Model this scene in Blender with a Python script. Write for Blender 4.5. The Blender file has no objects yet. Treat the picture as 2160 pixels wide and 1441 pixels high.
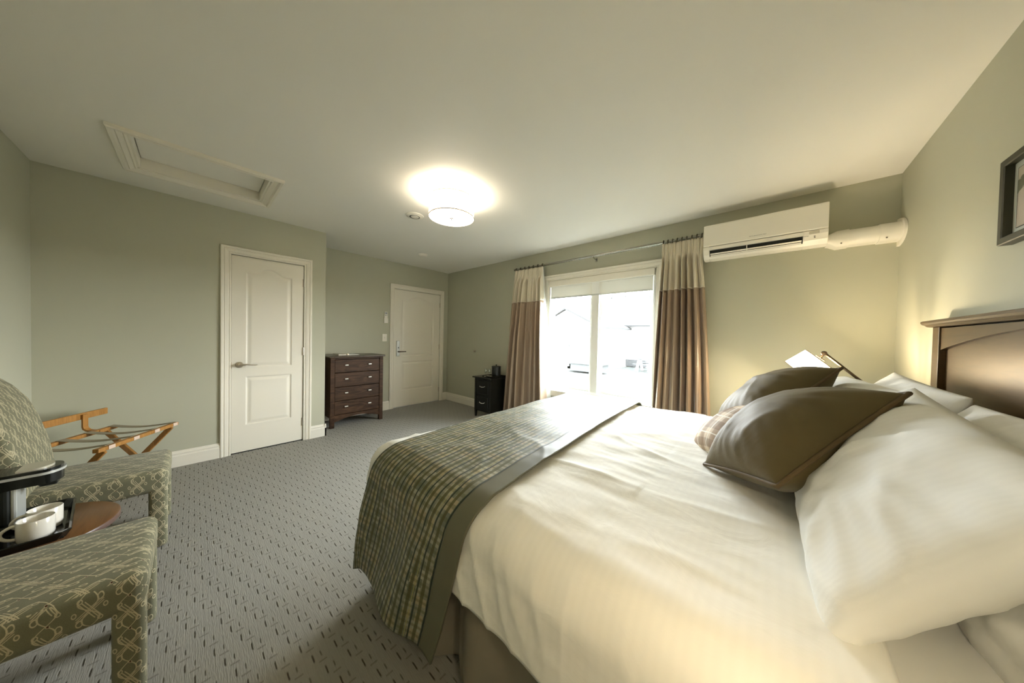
import bpy, bmesh, math, random
from math import sin, cos, pi, radians, sqrt
from mathutils import Vector, Matrix, noise, Euler
random.seed(7)
SC = bpy.context.scene
COL = SC.collection
# ------------------------------------------------------------------ room sizes (metres)
H, W, L, Y0, A, YC = 2.4685, 2.857, 4.694, -1.276, 0.684, 0.595
D1A, D1B, D2A, D2B, DH = -0.227, 0.376, 1.785, 2.682, 2.03      # doors
WX0, WX1, WZ0, WZ1 = 1.70, 3.11, 0.53, 2.045                     # window opening

# ------------------------------------------------------------------ camera
cam = bpy.data.cameras.new('camera'); camo = bpy.data.objects.new('camera', cam); COL.objects.link(camo)
yaw, pit, rol = 2.30270, -0.01686, 0.02077
fw = Vector((cos(yaw)*cos(pit), sin(yaw)*cos(pit), sin(pit)))
r_ = fw.cross(Vector((0, 0, 1))).normalized(); u_ = r_.cross(fw)
r2 = r_*cos(rol)+u_*sin(rol); u2 = -r_*sin(rol)+u_*cos(rol)
CAM = Vector((4.0277, -0.4805, 1.2602))
camo.matrix_world = Matrix(((r2.x, u2.x, -fw.x, CAM.x), (r2.y, u2.y, -fw.y, CAM.y), (r2.z, u2.z, -fw.z, CAM.z), (0, 0, 0, 1)))
cam.sensor_width = 36; cam.sensor_fit = 'HORIZONTAL'; cam.lens = 604.075/2160*36
cam.clip_start = 0.03; cam.clip_end = 300
SC.camera = camo
# ------------------------------------------------------------------ world, exposure
wd = bpy.data.worlds.new('overcast_sky'); SC.world = wd; wd.use_nodes = True
nt = wd.node_tree; nt.nodes.clear()
wo = nt.nodes.new('ShaderNodeOutputWorld'); bg = nt.nodes.new('ShaderNodeBackground')
tc = nt.nodes.new('ShaderNodeTexCoord'); sp = nt.nodes.new('ShaderNodeSeparateXYZ'); cr = nt.nodes.new('ShaderNodeValToRGB')
nt.links.new(tc.outputs['Generated'], sp.inputs[0]); nt.links.new(sp.outputs['Z'], cr.inputs[0])
cr.color_ramp.elements[0].color = (0.97, 0.985, 1.0, 1); cr.color_ramp.elements[1].color = (0.80, 0.90, 1.0, 1)
nt.links.new(cr.outputs[0], bg.inputs[0]); bg.inputs[1].default_value = 15.0
nt.links.new(bg.outputs[0], wo.inputs[0])
vs = SC.view_settings; vs.view_transform = 'Standard'; vs.look = 'None'; vs.gamma = 1; vs.exposure = 1.97; vs.use_curve_mapping = False
SC.cycles.use_denoising = True
SC.cycles.max_bounces = 10; SC.cycles.diffuse_bounces = 6; SC.cycles.glossy_bounces = 4; SC.cycles.transparent_max_bounces = 12
SC.cycles.sample_clamp_indirect = 6; SC.cycles.caustics_reflective = False; SC.cycles.caustics_refractive = False
WARM = (1.0, 0.82, 0.56)

def light(name, kind, loc, energy, color, size=0.05, rot=None, size_y=None, portal=False):
    l = bpy.data.lights.new(name, kind); l.energy = energy; l.color = color
    if kind == 'AREA':
        l.shape = 'RECTANGLE'; l.size = size; l.size_y = size_y or size
        if portal: l.cycles.is_portal = True
    else: l.shadow_soft_size = size
    o = bpy.data.objects.new(name, l); COL.objects.link(o); o.location = loc
    if rot: o.rotation_euler = rot
    return o
light('daylight_portal', 'AREA', ((WX0+WX1)/2, W+0.17, (WZ0+WZ1)/2), 1, (1, 1, 1), WX1-WX0, (radians(-90), 0, 0), WZ1-WZ0, True)

# ------------------------------------------------------------------ node helpers
class X:                                                        # arithmetic on node sockets
    def __init__(s, nt, v): s.nt, s.v = nt, v
    def _m(s, op, *o, clamp=False):
        n = s.nt.nodes.new('ShaderNodeMath'); n.operation = op; n.use_clamp = clamp
        for i, a in enumerate((s,)+o):
            a = a.v if isinstance(a, X) else a
            if isinstance(a, (int, float)): n.inputs[i].default_value = a
            else: s.nt.links.new(a, n.inputs[i])
        return X(s.nt, n.outputs[0])
    def __add__(s, o): return s._m('ADD', o)
    __radd__ = __add__
    def __sub__(s, o): return s._m('SUBTRACT', o)
    def __rsub__(s, o): return s._m('MULTIPLY', -1)._m('ADD', o)
    def __mul__(s, o): return s._m('MULTIPLY', o)
    __rmul__ = __mul__
    def __truediv__(s, o): return s._m('DIVIDE', o)
    def sin(s): return s._m('SINE')
    def abs(s): return s._m('ABSOLUTE')
    def floor(s): return s._m('FLOOR')
    def fract(s): return s._m('FRACT')
    def sqrt(s): return s._m('SQRT')
    def mod(s, o): return s._m('FLOORED_MODULO', o)
    def lt(s, o): return s._m('LESS_THAN', o)
    def gt(s, o): return s._m('GREATER_THAN', o)
    def min(s, o): return s._m('MINIMUM', o)
    def max(s, o): return s._m('MAXIMUM', o)
    def below(s, e, soft):                                       # 1 where s<e with a soft edge
        return ((s*-1 + e)/soft + 0.5)._m('MAXIMUM', 0)._m('MINIMUM', 1)

class Mat:
    def __init__(s, name, color=(.8, .8, .8), rough=.5, metal=0, spec=.5, sheen=0, emis=None, estr=0, trans=0, coat=0, alpha=None, sub=0):
        s.m = bpy.data.materials.new(name); s.m.use_nodes = True; s.nt = s.m.node_tree
        s.b = s.nt.nodes['Principled BSDF']; b = s.b.inputs
        b['Base Color'].default_value = (*color, 1); b['Roughness'].default_value = rough; b['Metallic'].default_value = metal
        b['Specular IOR Level'].default_value = spec; b['Sheen Weight'].default_value = sheen; b['Coat Weight'].default_value = coat
        b['Transmission Weight'].default_value = trans
        if emis: b['Emission Color'].default_value = (*emis, 1); b['Emission Strength'].default_value = estr
        if sub: b['Subsurface Weight'].default_value = sub; b['Subsurface Radius'].default_value = (.02, .015, .01)
    def coord(s, kind='Object'):
        t = s.nt.nodes.new('ShaderNodeTexCoord'); q = s.nt.nodes.new('ShaderNodeSeparateXYZ')
        s.nt.links.new(t.outputs[kind], q.inputs[0])
        return t.outputs[kind], X(s.nt, q.outputs[0]), X(s.nt, q.outputs[1]), X(s.nt, q.outputs[2])
    def noise(s, scale, detail=4, vec=None, rough=.5, stretch=None, kind='Object', dist=0):
        n = s.nt.nodes.new('ShaderNodeTexNoise'); n.inputs['Scale'].default_value = scale; n.inputs['Detail'].default_value = detail
        n.inputs['Roughness'].default_value = rough; n.inputs['Distortion'].default_value = dist
        if vec is None:
            t = s.nt.nodes.new('ShaderNodeTexCoord'); vec = t.outputs[kind]
        if stretch:
            mp = s.nt.nodes.new('ShaderNodeMapping'); mp.inputs['Scale'].default_value = stretch; s.nt.links.new(vec, mp.inputs[0]); vec = mp.outputs[0]
        s.nt.links.new(vec, n.inputs['Vector'])
        return X(s.nt, n.outputs['Fac'])
    def mix(s, fac, a, b):
        n = s.nt.nodes.new('ShaderNodeMix'); n.data_type = 'RGBA'
        f = fac.v if isinstance(fac, X) else fac
        if isinstance(f, (int, float)): n.inputs[0].default_value = f
        else: s.nt.links.new(f, n.inputs[0])
        for i, c in ((6, a), (7, b)):
            if isinstance(c, tuple): n.inputs[i].default_value = (*c[:3], 1)
            else: s.nt.links.new(c, n.inputs[i])
        return n.outputs[2]
    def color(s, c): s.nt.links.new(c, s.b.inputs['Base Color'])
    def bump(s, h, dist=.002, strength=1):
        n = s.nt.nodes.new('ShaderNodeBump'); n.inputs['Distance'].default_value = dist; n.inputs['Strength'].default_value = strength
        s.nt.links.new(h.v, n.inputs['Height']); s.nt.links.new(n.outputs[0], s.b.inputs['Normal'])

M = {}
def simple(name, *a, **k): M[name] = Mat(name, *a, **k); return M[name]
# paints
def paint(name, c, k=.06):
    m = simple(name, c, .6, spec=.3); n = m.noise(240, 2); m.bump(n, .0004, .25)
    n2 = m.noise(1.3, 2); m.color(m.mix(n2, tuple(x*(1-k/2) for x in c), tuple(min(1, x*(1+k/2)) for x in c)))
paint('sage_wall_paint', (.455, .455, .355)); paint('ceiling_paint', (.82, .80, .735), .03)
simple('white_trim_paint', (.78, .745, .65), .35, spec=.4)
simple('white_vinyl', (.82, .83, .80), .35); simple('white_plastic', (.80, .77, .68), .35); simple('grey_plastic', (.35, .37, .38), .4)
simple('dark_slot', (.012, .014, .01), .6); simple('black_plastic', (.012, .014, .012), .3); simple('gloss_black', (.008, .009, .008), .12)
simple('brushed_nickel', (.55, .50, .42), .3, 1); simple('chrome', (.80, .79, .74), .3, .6); simple('dark_bronze', (.09, .07, .05), .35, 1)
simple('pewter_rod', (.36, .35, .31), .25, 1); simple('ring_bronze', (.13, .12, .085), .3, 1); simple('silver_plastic', (.62, .64, .62), .3, .35)
simple('white_ceramic', (.80, .77, .70), .15, coat=.5); simple('smoke_lid', (.55, .52, .42), .2)
simple('screw_head', (.10, .08, .06), .5); simple('letter_grey', (.16, .15, .13), .5)
simple('ground_white', (.3, .3, .3), .8)
# wood
def wood(name, c1, c2, rough, stretch=(2, 18, 18), scale=3, spec=.5, coat=0, dist=1.2):
    m = simple(name, c1, rough, spec=spec, coat=coat); n = m.noise(scale, 6, stretch=stretch, dist=dist); m.color(m.mix(((n-.5)*2.2+.5)._m('MAXIMUM', 0)._m('MINIMUM', 1), c1, c2)); m.bump(n, .0006, .3)
wood('walnut_stain', (.014, .007, .004), (.095, .048, .024), .5, (14, 1.4, 9), 2.2, spec=.2, dist=2.5)
wood('walnut_top', (.035, .022, .011), (.065, .042, .020), .3, (3, 18, 18), 3)
wood('espresso_headboard', (.062, .034, .009), (.095, .055, .017), .36, (10, 2, 18), 2, spec=.45)
wood('honey_oak', (.26, .115, .018), (.42, .20, .045), .45, (20, 20, 2), 3)
wood('cherry_table_top', (.10, .045, .014), (.17, .078, .026), .3, (2, 16, 10), 3)
wood('table_edge', (.10, .06, .05), (.15, .09, .07), .35, (6, 6, 30), 3)
simple('black_lacquer', (.010, .011, .009), .28)
# carpet: woven columns along x with dark slots
m = simple('grey_loop_carpet', (.3, .28, .22), .95, spec=.1, sheen=.0)
_, x, y, z = m.coord()
fib = m.noise(900, 2); fibs = m.noise(90, 3, stretch=(.35, 3, 1)); blot = m.noise(6, 3)
yy = (y+.286+2)/.0255 + (m.noise(30, 1)-.5)*.10
ci = (yy+.5).floor(); cf = (yy+.5).fract()-.5
ph = (x - 1.692 - ci*.0765 + 20)
ph = ph.mod(.2295)
dmain = (ph-.022).abs().below(.018, .010)*(cf.abs().below(.085, .08))
dsec = (ph-.172).abs().below(.012, .010)*(cf.abs().below(.08, .09))*.7
cross = (ph-.205).abs().below(.003, .004)*.42
seam = cf.abs().below(.05, .05)*.07
dk = dmain.max(dsec).max(cross).max(seam)
hgt = cf.abs()._m('SUBTRACT', 1)*-.0 + dk*-1 + fib*.35 + fibs*.5
base = m.mix(fibs, (.25, .245, .215), (.40, .39, .35)); base = m.mix(blot, base, (.335, .325, .295))
m.color(m.mix(dk*.85, base, (.045, .035, .018))); m.bump(hgt, .004, .8)
# bed linen
def linen(name, c, stripes=0, bumpd=.003, rough=.75, sheen=.1):
    m = simple(name, c, rough, spec=.25, sheen=sheen)
    n = m.noise(7, 5, dist=1.0); h = n
    if stripes:
        _, u, v, _w = m.coord('UV'); st = ((u*stripes*2*pi).sin()*.5+.5); h = h + st*.02
        m.color(m.mix(st, tuple(a*.985 for a in c), c))
    m.bump(h, bumpd, .5); return m
linen('white_duvet_cotton', (.87, .865, .82), 45, .006); linen('white_pillow_cotton', (.87, .87, .84), 60, .005)
linen('skirt_taupe_satin', (.26, .235, .185), 0, .004, .38, 0)
# cushion suede
m = simple('taupe_brown_cushion', (.105, .075, .042), .6, spec=.3, sheen=.06); n = m.noise(5, 4, dist=.8); m.color(m.mix(n, (.098, .074, .029), (.138, .106, .046))); m.bump(n, .01, .5)
simple('cushion_piping', (.11, .072, .028), .7)
# plaid runner
m = simple('green_plaid_runner', (.3, .3, .2), .55, spec=.4, sheen=.05)
_, u, v, _w = m.coord('UV')                                     # u across bed (s), v along bed (t)
wob = (m.noise(9, 2, kind='UV')-.5)*.006
t = (v+wob)/.052; tf = t.fract(); ti = t.floor(); s_ = u/.034; sf = s_.fract(); si = s_.floor()
teal = (tf-.12).abs().below(.07, .03); oliv = (tf-.60).abs().below(.13, .04); yel = (tf-.86).abs().below(.03, .03)*((ti*.5).fract().gt(.25))
h1 = ((si*12.9898+(ti*2+(tf.gt(.37)))*78.233).sin()*43758.5453).fract()
h2 = (si*.5).fract().gt(.25)
c = m.mix(h1, (.125, .14, .10), (.37, .355, .265)); c = m.mix(h2*(h1.gt(.5))*.7, c, (.36, .29, .17))
sol = (sf-.5).abs().below(.16, .05)*.55
c = m.mix(sol, c, (.10, .105, .045)); c = m.mix(oliv*.85, c, (.062, .064, .014)); c = m.mix(yel*.8, c, (.38, .34, .12)); c = m.mix(teal*.95, c, (.010, .024, .016))
m.color(c); m.bump(m.noise(14, 4, kind='UV'), .004, .35)
simple('runner_border_satin', (.125, .125, .082), .5, spec=.4)
# plaid little cushion
m = simple('tan_plaid_cushion', (.4, .3, .2), .7, spec=.3)
_, u, v, _w = m.coord('UV')
a = (u/.085).fract(); b = (v/.085).fract()
c = m.mix((a-.5).abs().below(.22, .04)*.55, (.62, .50, .36), (.22, .12, .05)); c = m.mix((b-.5).abs().below(.22, .04)*.5, c, (.15, .08, .035))
c = m.mix((a-.03).abs().below(.03, .015).max((b-.03).abs().below(.03, .015)), c, (.75, .70, .60)); m.color(c)
# curtains
def satin(name, c1, c2):
    m = simple(name, c1, .3, spec=.75, sheen=.1); n = m.noise(3, 4, stretch=(26, 26, 1.2), kind='Object'); m.color(m.mix(n, c1, c2)); m.bump(m.noise(60, 3, stretch=(1, 1, .05)), .0015, .3)
satin('taupe_curtain_satin', (.27, .195, .135), (.42, .315, .22)); satin('cream_curtain_satin', (.56, .50, .38), (.66, .60, .47))
m = simple('curtain_lining', (.80, .82, .78), .8)
m.b.inputs['Transmission Weight'].default_value = 0
# chair fabric with scroll embroidery
m = simple('scroll_chair_fabric', (.2, .2, .13), .85, spec=.2, sheen=.15)
_, u, v, _w = m.coord('UV')
TA, TB = .112, .072
uu = u/TA + 40; vv = v/TB + 40
row = (vv+.5).floor(); py = (vv+.5).fract()-.5; px = (uu + row*.5).fract()-.5
py = py*(TB/TA)*1.0                                              # now in units of TA
W_ = .0095; SF = .011
def ringn(cx, cy, rx, ry, w=W_):
    a = (px-cx)/rx; b = (py-cy)/ry
    return ((a*a+b*b).sqrt()-1).abs()*min(rx, ry)
def dline(ax, ay, bx, by):                                       # distance to a segment
    dx, dy = bx-ax, by-ay; l2 = dx*dx+dy*dy
    h = (((px-ax)*dx+(py-ay)*dy)/l2)._m('MAXIMUM', 0)._m('MINIMUM', 1)
    ex = px-ax-h*dx; ey = py-ay-h*dy
    return (ex*ex+ey*ey).sqrt()
d = (py-((px*2*pi).sin()*.13)).abs()*.75; d = d.min((py+.02+((px*2*pi).sin()*.17)).abs()*.7)
for k in (-.06, 0, .06):
    d = d.min(dline(-.20+k, -.22, .20+k, .22)); 
    d = d.min(dline(-.26, .13+k*.9, .26, -.13+k*.9))
for cx, cy, rx, ry in ((.29, .17, .085, .05), (-.29, -.17, .085, .05), (-.30, .16, .05, .04), (.30, -.16, .05, .04), (.02, .25, .06, .035), (-.02, -.25, .06, .035)):
    d = d.min(ringn(cx, cy, rx, ry))
line_ = d.below(W_, SF)
dx_ = px-.48; dot = (dx_*dx_+(py-.02)*(py-.02)).sqrt()
fibn = m.noise(500, 2); c = m.mix(fibn, (.125, .122, .072), (.20, .195, .125))
c = m.mix(line_*.92, c, (.52, .46, .30)); c = m.mix(dot.below(.034, .008), c, (.5, .44, .3)); c = m.mix(dot.below(.022, .008), c, (.05, .02, .008))
m.color(c); m.bump(line_*.6+fibn*.3, .0012, .6)
# luggage straps, lamp shades, glass
simple('strap_webbing', (.27, .235, .16), .9); simple('strap_label', (.55, .42, .33), .8)
simple('drum_shade_lit', (.85, .8, .7), .9, emis=(1, .89, .72), estr=2.2); simple('diffuser_lit', (.9, .88, .8), .6, emis=(1, .91, .76), estr=2.8)
simple('lamp_shade_lit', (.85, .75, .55), .9, emis=(1, .84, .60), estr=4.2); simple('shade_trim', (.42, .33, .20), .6)
simple('roller_fabric', (.74, .74, .68), .8)
M['roller_fabric'].b.inputs['Subsurface Weight'].default_value = 0
def glass(name, tint=(1, 1, 1), amt=.06):
    m = bpy.data.materials.new(name); m.use_nodes = True; t = m.node_tree; t.nodes.clear()
    o = t.nodes.new('ShaderNodeOutputMaterial'); mx = t.nodes.new('ShaderNodeMixShader'); tr = t.nodes.new('ShaderNodeBsdfTransparent'); gl = t.nodes.new('ShaderNodeBsdfGlossy')
    tr.inputs[0].default_value = (*tint, 1); gl.inputs['Roughness'].default_value = .02; mx.inputs[0].default_value = amt
    t.links.new(tr.outputs[0], mx.inputs[1]); t.links.new(gl.outputs[0], mx.inputs[2]); t.links.new(mx.outputs[0], o.inputs[0])
    class _: pass
    k = _(); k.m = m; M[name] = k
glass('window_glass', (.97,.98,.97)); glass('tumbler_glass', (.93, .95, .93), .18)
# translucent roller fabric and curtain lining (let daylight through)
for nm, f in (('roller_fabric', .10), ('curtain_lining', .30)):
    mm = M[nm]; t = mm.nt; mx = t.nodes.new('ShaderNodeMixShader'); tl = t.nodes.new('ShaderNodeBsdfTranslucent'); tl.inputs[0].default_value = (.8, .8, .76, 1)
    out = [n for n in t.nodes if n.type == 'OUTPUT_MATERIAL'][0]; mx.inputs[0].default_value = f
    t.links.new(mm.b.outputs[0], mx.inputs[1]); t.links.new(tl.outputs[0], mx.inputs[2]); t.links.new(mx.outputs[0], out.inputs[0])
# outside
m = simple('lawn_grass', (.10, .13, .08), .95); m.color(m.mix(m.noise(.6, 5), (.0105, .0128, .0100), (.0125, .0145, .0120)))
simple('road_gravel', (.06, .06, .058), .95); simple('house_siding', (.4, .4, .39), .7); simple('roof_shingle', (.0115, .0112, .0108), .9); simple('house_window', (.018, .0185, .019), .6)
simple('bark_pale', (.015, .0155, .015), .9); simple('deck_wood', (.022, .025, .025), .8); simple('deck_rail_white', (.1, .1, .1), .8)
# photograph in the frame
m = simple('landscape_print', (.5, .45, .4), .4)
_, u, v, _w = m.coord('UV')
nz = m.noise(14, 6, kind='UV'); nz2 = m.noise(55, 4, kind='UV', stretch=(1, 3, 1))
c = m.mix(nz2, (.30, .26, .20), (.60, .52, .43))                                     # rock
slope = v - (.55 + u*.9 - .0) ; c = m.mix((slope*-1 + (nz-.5)*.3).below(0, .04), c, (.13, .13, .075))
c = m.mix(((v*-1) + .80 + u*.30 + (nz-.5)*.22).below(0, .02), c, (.50, .45, .36))      # sky over trees
fall = (u-.62-(.5-v)*.12+(nz-.5)*.05).abs().below(.07, .04)*(v.lt(.62)); c = m.mix(fall, c, (.72, .68, .60)); m.color(c)
simple('picture_mat', (.55, .57, .50), .8); simple('black_frame_wood', (.035, .034, .018), .4)
simple('paper_white', (.62, .58, .48), .6); simple('amber_pack', (.6, .32, .10), .5)

# ------------------------------------------------------------------ object helpers
def props(o, label=None, cat=None, group=None, kind=None):
    if label: o['label'] = label
    if cat: o['category'] = cat
    if group: o['group'] = group
    if kind: o['kind'] = kind
    return o
def wm(o):
    mm = Matrix.Translation(o.location) @ o.rotation_euler.to_matrix().to_4x4()
    return wm(o.parent) @ mm if o.parent else mm
def thing(name, label, cat, loc=(0, 0, 0), rotz=0, group=None):
    o = bpy.data.objects.new(name, None); COL.objects.link(o); o.location = loc; o.rotation_euler = (0, 0, rotz); o.empty_display_size = .05
    return props(o, label, cat, group)
def obj(name, bm, mat, parent=None, smooth=False, angle=None, uv=False, origin=None, label=None):
    me = bpy.data.meshes.new(name)
    inv = wm(parent).inverted() if parent else (Matrix.Translation(-Vector(origin)) if origin else Matrix())
    if uv:
        l = bm.loops.layers.uv.verify()
        for f in bm.faces:
            n = f.normal if f.normal.length > 0 else Vector((0, 0, 1)); ax = max(range(3), key=lambda i: abs(n[i]))
            for lp in f.loops:
                c = lp.vert.co; lp[l].uv = ((c.y, c.z) if ax == 0 else (c.z, c.x) if ax == 1 else (c.y, c.x))
                if ax == 0: lp[l].uv = (c.z, c.y)
    bmesh.ops.transform(bm, matrix=inv, verts=bm.verts)
    if smooth:
        for f in bm.faces: f.smooth = True
    bm.to_mesh(me); bm.free()
    mats = mat if isinstance(mat, (list, tuple)) else [mat]
    for k in mats: me.materials.append(M[k].m)
    if smooth and angle is not None:
        try: me.set_sharp_from_angle(angle=radians(angle))
        except Exception: pass
    o = bpy.data.objects.new(name, me); COL.objects.link(o)
    if parent: o.parent = parent
    elif origin: o.location = origin
    if label: o['label'] = label
    return o
def B(): return bmesh.new()
def box(bm, lo, hi, bev=0, seg=2, rot=None, mi=0):
    lo, hi = Vector(lo), Vector(hi); c = (lo+hi)/2; d = hi-lo
    mt = Matrix.Translation(c) @ (rot.to_4x4() if rot else Matrix()) @ Matrix.Diagonal((*d, 1))
    g = bmesh.ops.create_cube(bm, size=1, matrix=mt); vs_ = g['verts']
    if bev:
        es = list({e for v in vs_ for e in v.link_edges})
        bmesh.ops.bevel(bm, geom=es, offset=min(bev, min(d)*.49), segments=seg, profile=.5, affect='EDGES')
    elif mi:
        for f in {f for v in vs_ for f in v.link_faces}: f.material_index = mi
def frame_to(p, q):
    d = (Vector(q)-Vector(p)); return Vector(p), d.length, d.to_track_quat('Z', 'Y').to_matrix()
def tube(bm, pts, r, n=10, caps=True):
    pts = [Vector(p) for p in pts]; rs = r if isinstance(r, (list, tuple)) else [r]*len(pts); rings = []
    up = Vector((0, 0, 1)); prev = None
    for i, p in enumerate(pts):
        t = (pts[min(i+1, len(pts)-1)]-pts[max(i-1, 0)]).normalized()
        if prev is None: prev = t.cross(up if abs(t.z) < .9 else Vector((1, 0, 0))).normalized()
        a = (prev - t*prev.dot(t)).normalized(); b = t.cross(a); prev = a
        rings.append([bm.verts.new(p+(a*cos(2*pi*k/n)+b*sin(2*pi*k/n))*rs[i]) for k in range(n)])
    for i in range(len(rings)-1):
        for k in range(n): bm.faces.new((rings[i][k], rings[i][(k+1) % n], rings[i+1][(k+1) % n], rings[i+1][k]))
    if caps: bm.faces.new(rings[0][::-1]); bm.faces.new(rings[-1])
def lathe(bm, prof, c=(0, 0, 0), n=28, axis=None, close=True):   # prof: (radius, height)
    c = Vector(c); R = axis.to_3x3() if axis else Matrix.Identity(3); rings = []
    for r, h in prof:
        if r < 1e-6: rings.append([bm.verts.new(c+R@Vector((0, 0, h)))])
        else: rings.append([bm.verts.new(c+R@Vector((r*cos(2*pi*k/n), r*sin(2*pi*k/n), h))) for k in range(n)])
    for a, b in zip(rings, rings[1:]):
        for k in range(n):
            va = [a[0]] if len(a) == 1 else [a[k], a[(k+1) % n]]; vb = [b[0]] if len(b) == 1 else [b[(k+1) % n], b[k]]
            if len(va)+len(vb) > 2: bm.faces.new(va+vb)
def prism(bm, poly, p0, ex, ey, ez):                              # poly in (ex,ey), extruded by vector ez
    p0, ex, ey, ez = map(Vector, (p0, ex, ey, ez))
    a = [bm.verts.new(p0+ex*u+ey*v) for u, v in poly]; b = [bm.verts.new(v.co+ez) for v in a]; n = len(a)
    bm.faces.new(a); bm.faces.new(b[::-1])
    for i in range(n): bm.faces.new((a[i], b[i], b[(i+1) % n], a[(i+1) % n]))
def fixn(bm): bmesh.ops.recalc_face_normals(bm, faces=bm.faces)
def grid(bm, nu, nv, f, uvf=None, wrap=False):
    vsx = [[bm.verts.new(f(i/nu, j/nv)) for j in range(nv+1)] for i in range(nu+1)]; fs = []
    l = bm.loops.layers.uv.verify() if uvf else None
    for i in range(nu):
        for j in range(nv):
            fc = bm.faces.new((vsx[i][j], vsx[i+1][j], vsx[i+1][j+1], vsx[i][j+1])); fs.append(fc)
            if uvf:
                for lp, (a, b) in zip(fc.loops, ((i, j), (i+1, j), (i+1, j+1), (i, j+1))): lp[l].uv = uvf(a/nu, b/nv)
    return fs
def struct(name, bm, mat, parent=None, **k):
    o = obj(name, bm, mat, parent, **k)
    if not parent: o['kind'] = 'structure'
    return o
def copy_tree(o, parent=None):
    c = o.copy(); COL.objects.link(c)
    if parent: c.parent = parent
    for ch in [q for q in bpy.data.objects if q.parent == o]: copy_tree(ch, c)
    return c

# ================================================================== SETTING
b = B(); box(b, (-A-.12, Y0-.12, -.1), (L+.12, W+.16, 0)); struct('floor', b, 'grey_loop_carpet')
HX0, HX1, HY0, HY1 = .485, 1.04, -.76, -.065                      # hatch opening
b = B()
for lo, hi in (((-A-.12, Y0-.12), (HX0, W+.16)), ((HX1, Y0-.12), (L+.12, W+.16)), ((HX0, Y0-.12), (HX1, HY0)), ((HX0, HY1), (HX1, W+.16))):
    box(b, (*lo, H), (*hi, H+.15))
struct('ceiling', b, 'ceiling_paint')
b = B()
for a0, a1, z0, z1 in ((Y0-.12, D1A, 0, H), (D1B, YC, 0, H), (D1A, D1B, DH, H)): box(b, (-.12, a0, z0), (0, a1, z1))
struct('wall_west', b, 'sage_wall_paint')
b = B(); box(b, (-A-.0, YC-.12, 0), (-.12, YC, H)); struct('wall_alcove_return', b, 'sage_wall_paint')
b = B()
for a0, a1, z0, z1 in ((YC-.12, D2A, 0, H), (D2B, W+.16, 0, H), (D2A, D2B, DH, H)): box(b, (-A-.12, a0, z0), (-A, a1, z1))
struct('wall_alcove', b, 'sage_wall_paint')
b = B()
for a0, a1, z0, z1 in ((-A, WX0, 0, H), (WX1, L, 0, H), (WX0, WX1, 0, WZ0), (WX0, WX1, WZ1, H)): box(b, (a0, W, z0), (a1, W+.16, z1))
struct('wall_north', b, 'sage_wall_paint')
b = B(); box(b, (L, Y0, 0), (L+.12, W+.16, H)); struct('wall_east', b, 'sage_wall_paint')
b = B(); box(b, (-.0, Y0-.12, 0), (L+.12, Y0, H)); struct('wall_south', b, 'sage_wall_paint')

BBP = [(0, 0), (.016, 0), (.016, .098), (.012, .106), (.012, .114), (.014, .122), (.006, .138), (.004, .145), (0, .145)]
def baseboard(name, p, q, nrm, ext=0):
    p, q, n = Vector((*p, 0)), Vector((*q, 0)), Vector((*nrm, 0)); d = (q-p).normalized(); q = q+d*ext
    b = B(); prism(b, BBP, p, n, (0, 0, 1), q-p); fixn(b); return struct(name, b, 'white_trim_paint')
CW = .078                                                         # casing width
baseboard('baseboard_west', (0, Y0), (0, D1A-CW), (1, 0)); baseboard('baseboard_west_end', (0, D1B+CW), (0, YC), (1, 0), .016)
baseboard('baseboard_return', (.016, YC), (-A, YC), (0, 1)); baseboard('baseboard_alcove', (-A, YC+.016), (-A, D2A-CW), (1, 0)); baseboard('baseboard_alcove_end', (-A, D2B+CW), (-A, W-.016), (1, 0))
baseboard('baseboard_north', (-A, W), (L, W), (0, -1)); baseboard('baseboard_east', (L, Y0+.016), (L, W-.016), (-1, 0)); baseboard('baseboard_south', (.016, Y0), (L, Y0), (0, 1))

CASP = [(0, .004), (.004, .010), (.012, .010), (.016, .006), (.022, .012), (.046, .016), (.052, .012), (.058, .019), (.072, .020), (.078, .014), (.078, 0)]
def casing_u(bm, a, bb, top, org, ex, nz, prof=CASP):             # doorway casing, open at the floor
    org, ex, nz = Vector(org), Vector(ex), Vector(nz); rows = []
    for o, h in prof:
        rows.append([bm.verts.new(org+ex*u+Vector((0, 0, v))+nz*h) for u, v in ((a-o, 0), (a-o, top+o), (bb+o, top+o), (bb+o, 0))])
    for r0, r1 in zip(rows, rows[1:]):
        for k in range(3): bm.faces.new((r0[k], r0[k+1], r1[k+1], r1[k]))
def frame_loop(bm, u0, u1, v0, v1, org, ex, ey, nz, prof):        # closed moulding around a rectangle, offsets outward
    org, ex, ey, nz = map(Vector, (org, ex, ey, nz)); rows = []
    for o, h in prof:
        rows.append([bm.verts.new(org+ex*u+ey*v+nz*h) for u, v in ((u0-o, v0-o), (u1+o, v0-o), (u1+o, v1+o), (u0-o, v1+o))])
    for r0, r1 in zip(rows, rows[1:]):
        for k in range(4): bm.faces.new((r0[k], r0[(k+1) % 4], r1[(k+1) % 4], r1[k]))
def slab(bm, X0, ya, yb, zt, hw, nu, nv):                          # moulded two-panel door face at x=X0 facing +x
    yc_ = (ya+yb)/2
    def prof(d):
        if d >= 0: return 0
        d = -d
        if d < .010: return -.007*sin(d/.010*pi/2)
        if d < .016: return -.007
        if d < .042: return -.007+.006*(d-.016)/.026
        return -.001
    def f(u, v):
        y = ya+.003+(yb-ya-.006)*u; z = .012+(zt-.015-.012)*v; q = abs(y-yc_); e = q/(hw*.80)
        zt_ = 1.865+(.062*(.5+.5*cos(pi*e)) if e < 1 else 0)
        d1 = max(q-hw, .885-z, (z-zt_)*.93); d2 = max(q-hw, .285-z, z-.785)
        return Vector((X0+prof(min(d1, d2)), y, z))
    grid(bm, nu, nv, f)
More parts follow.
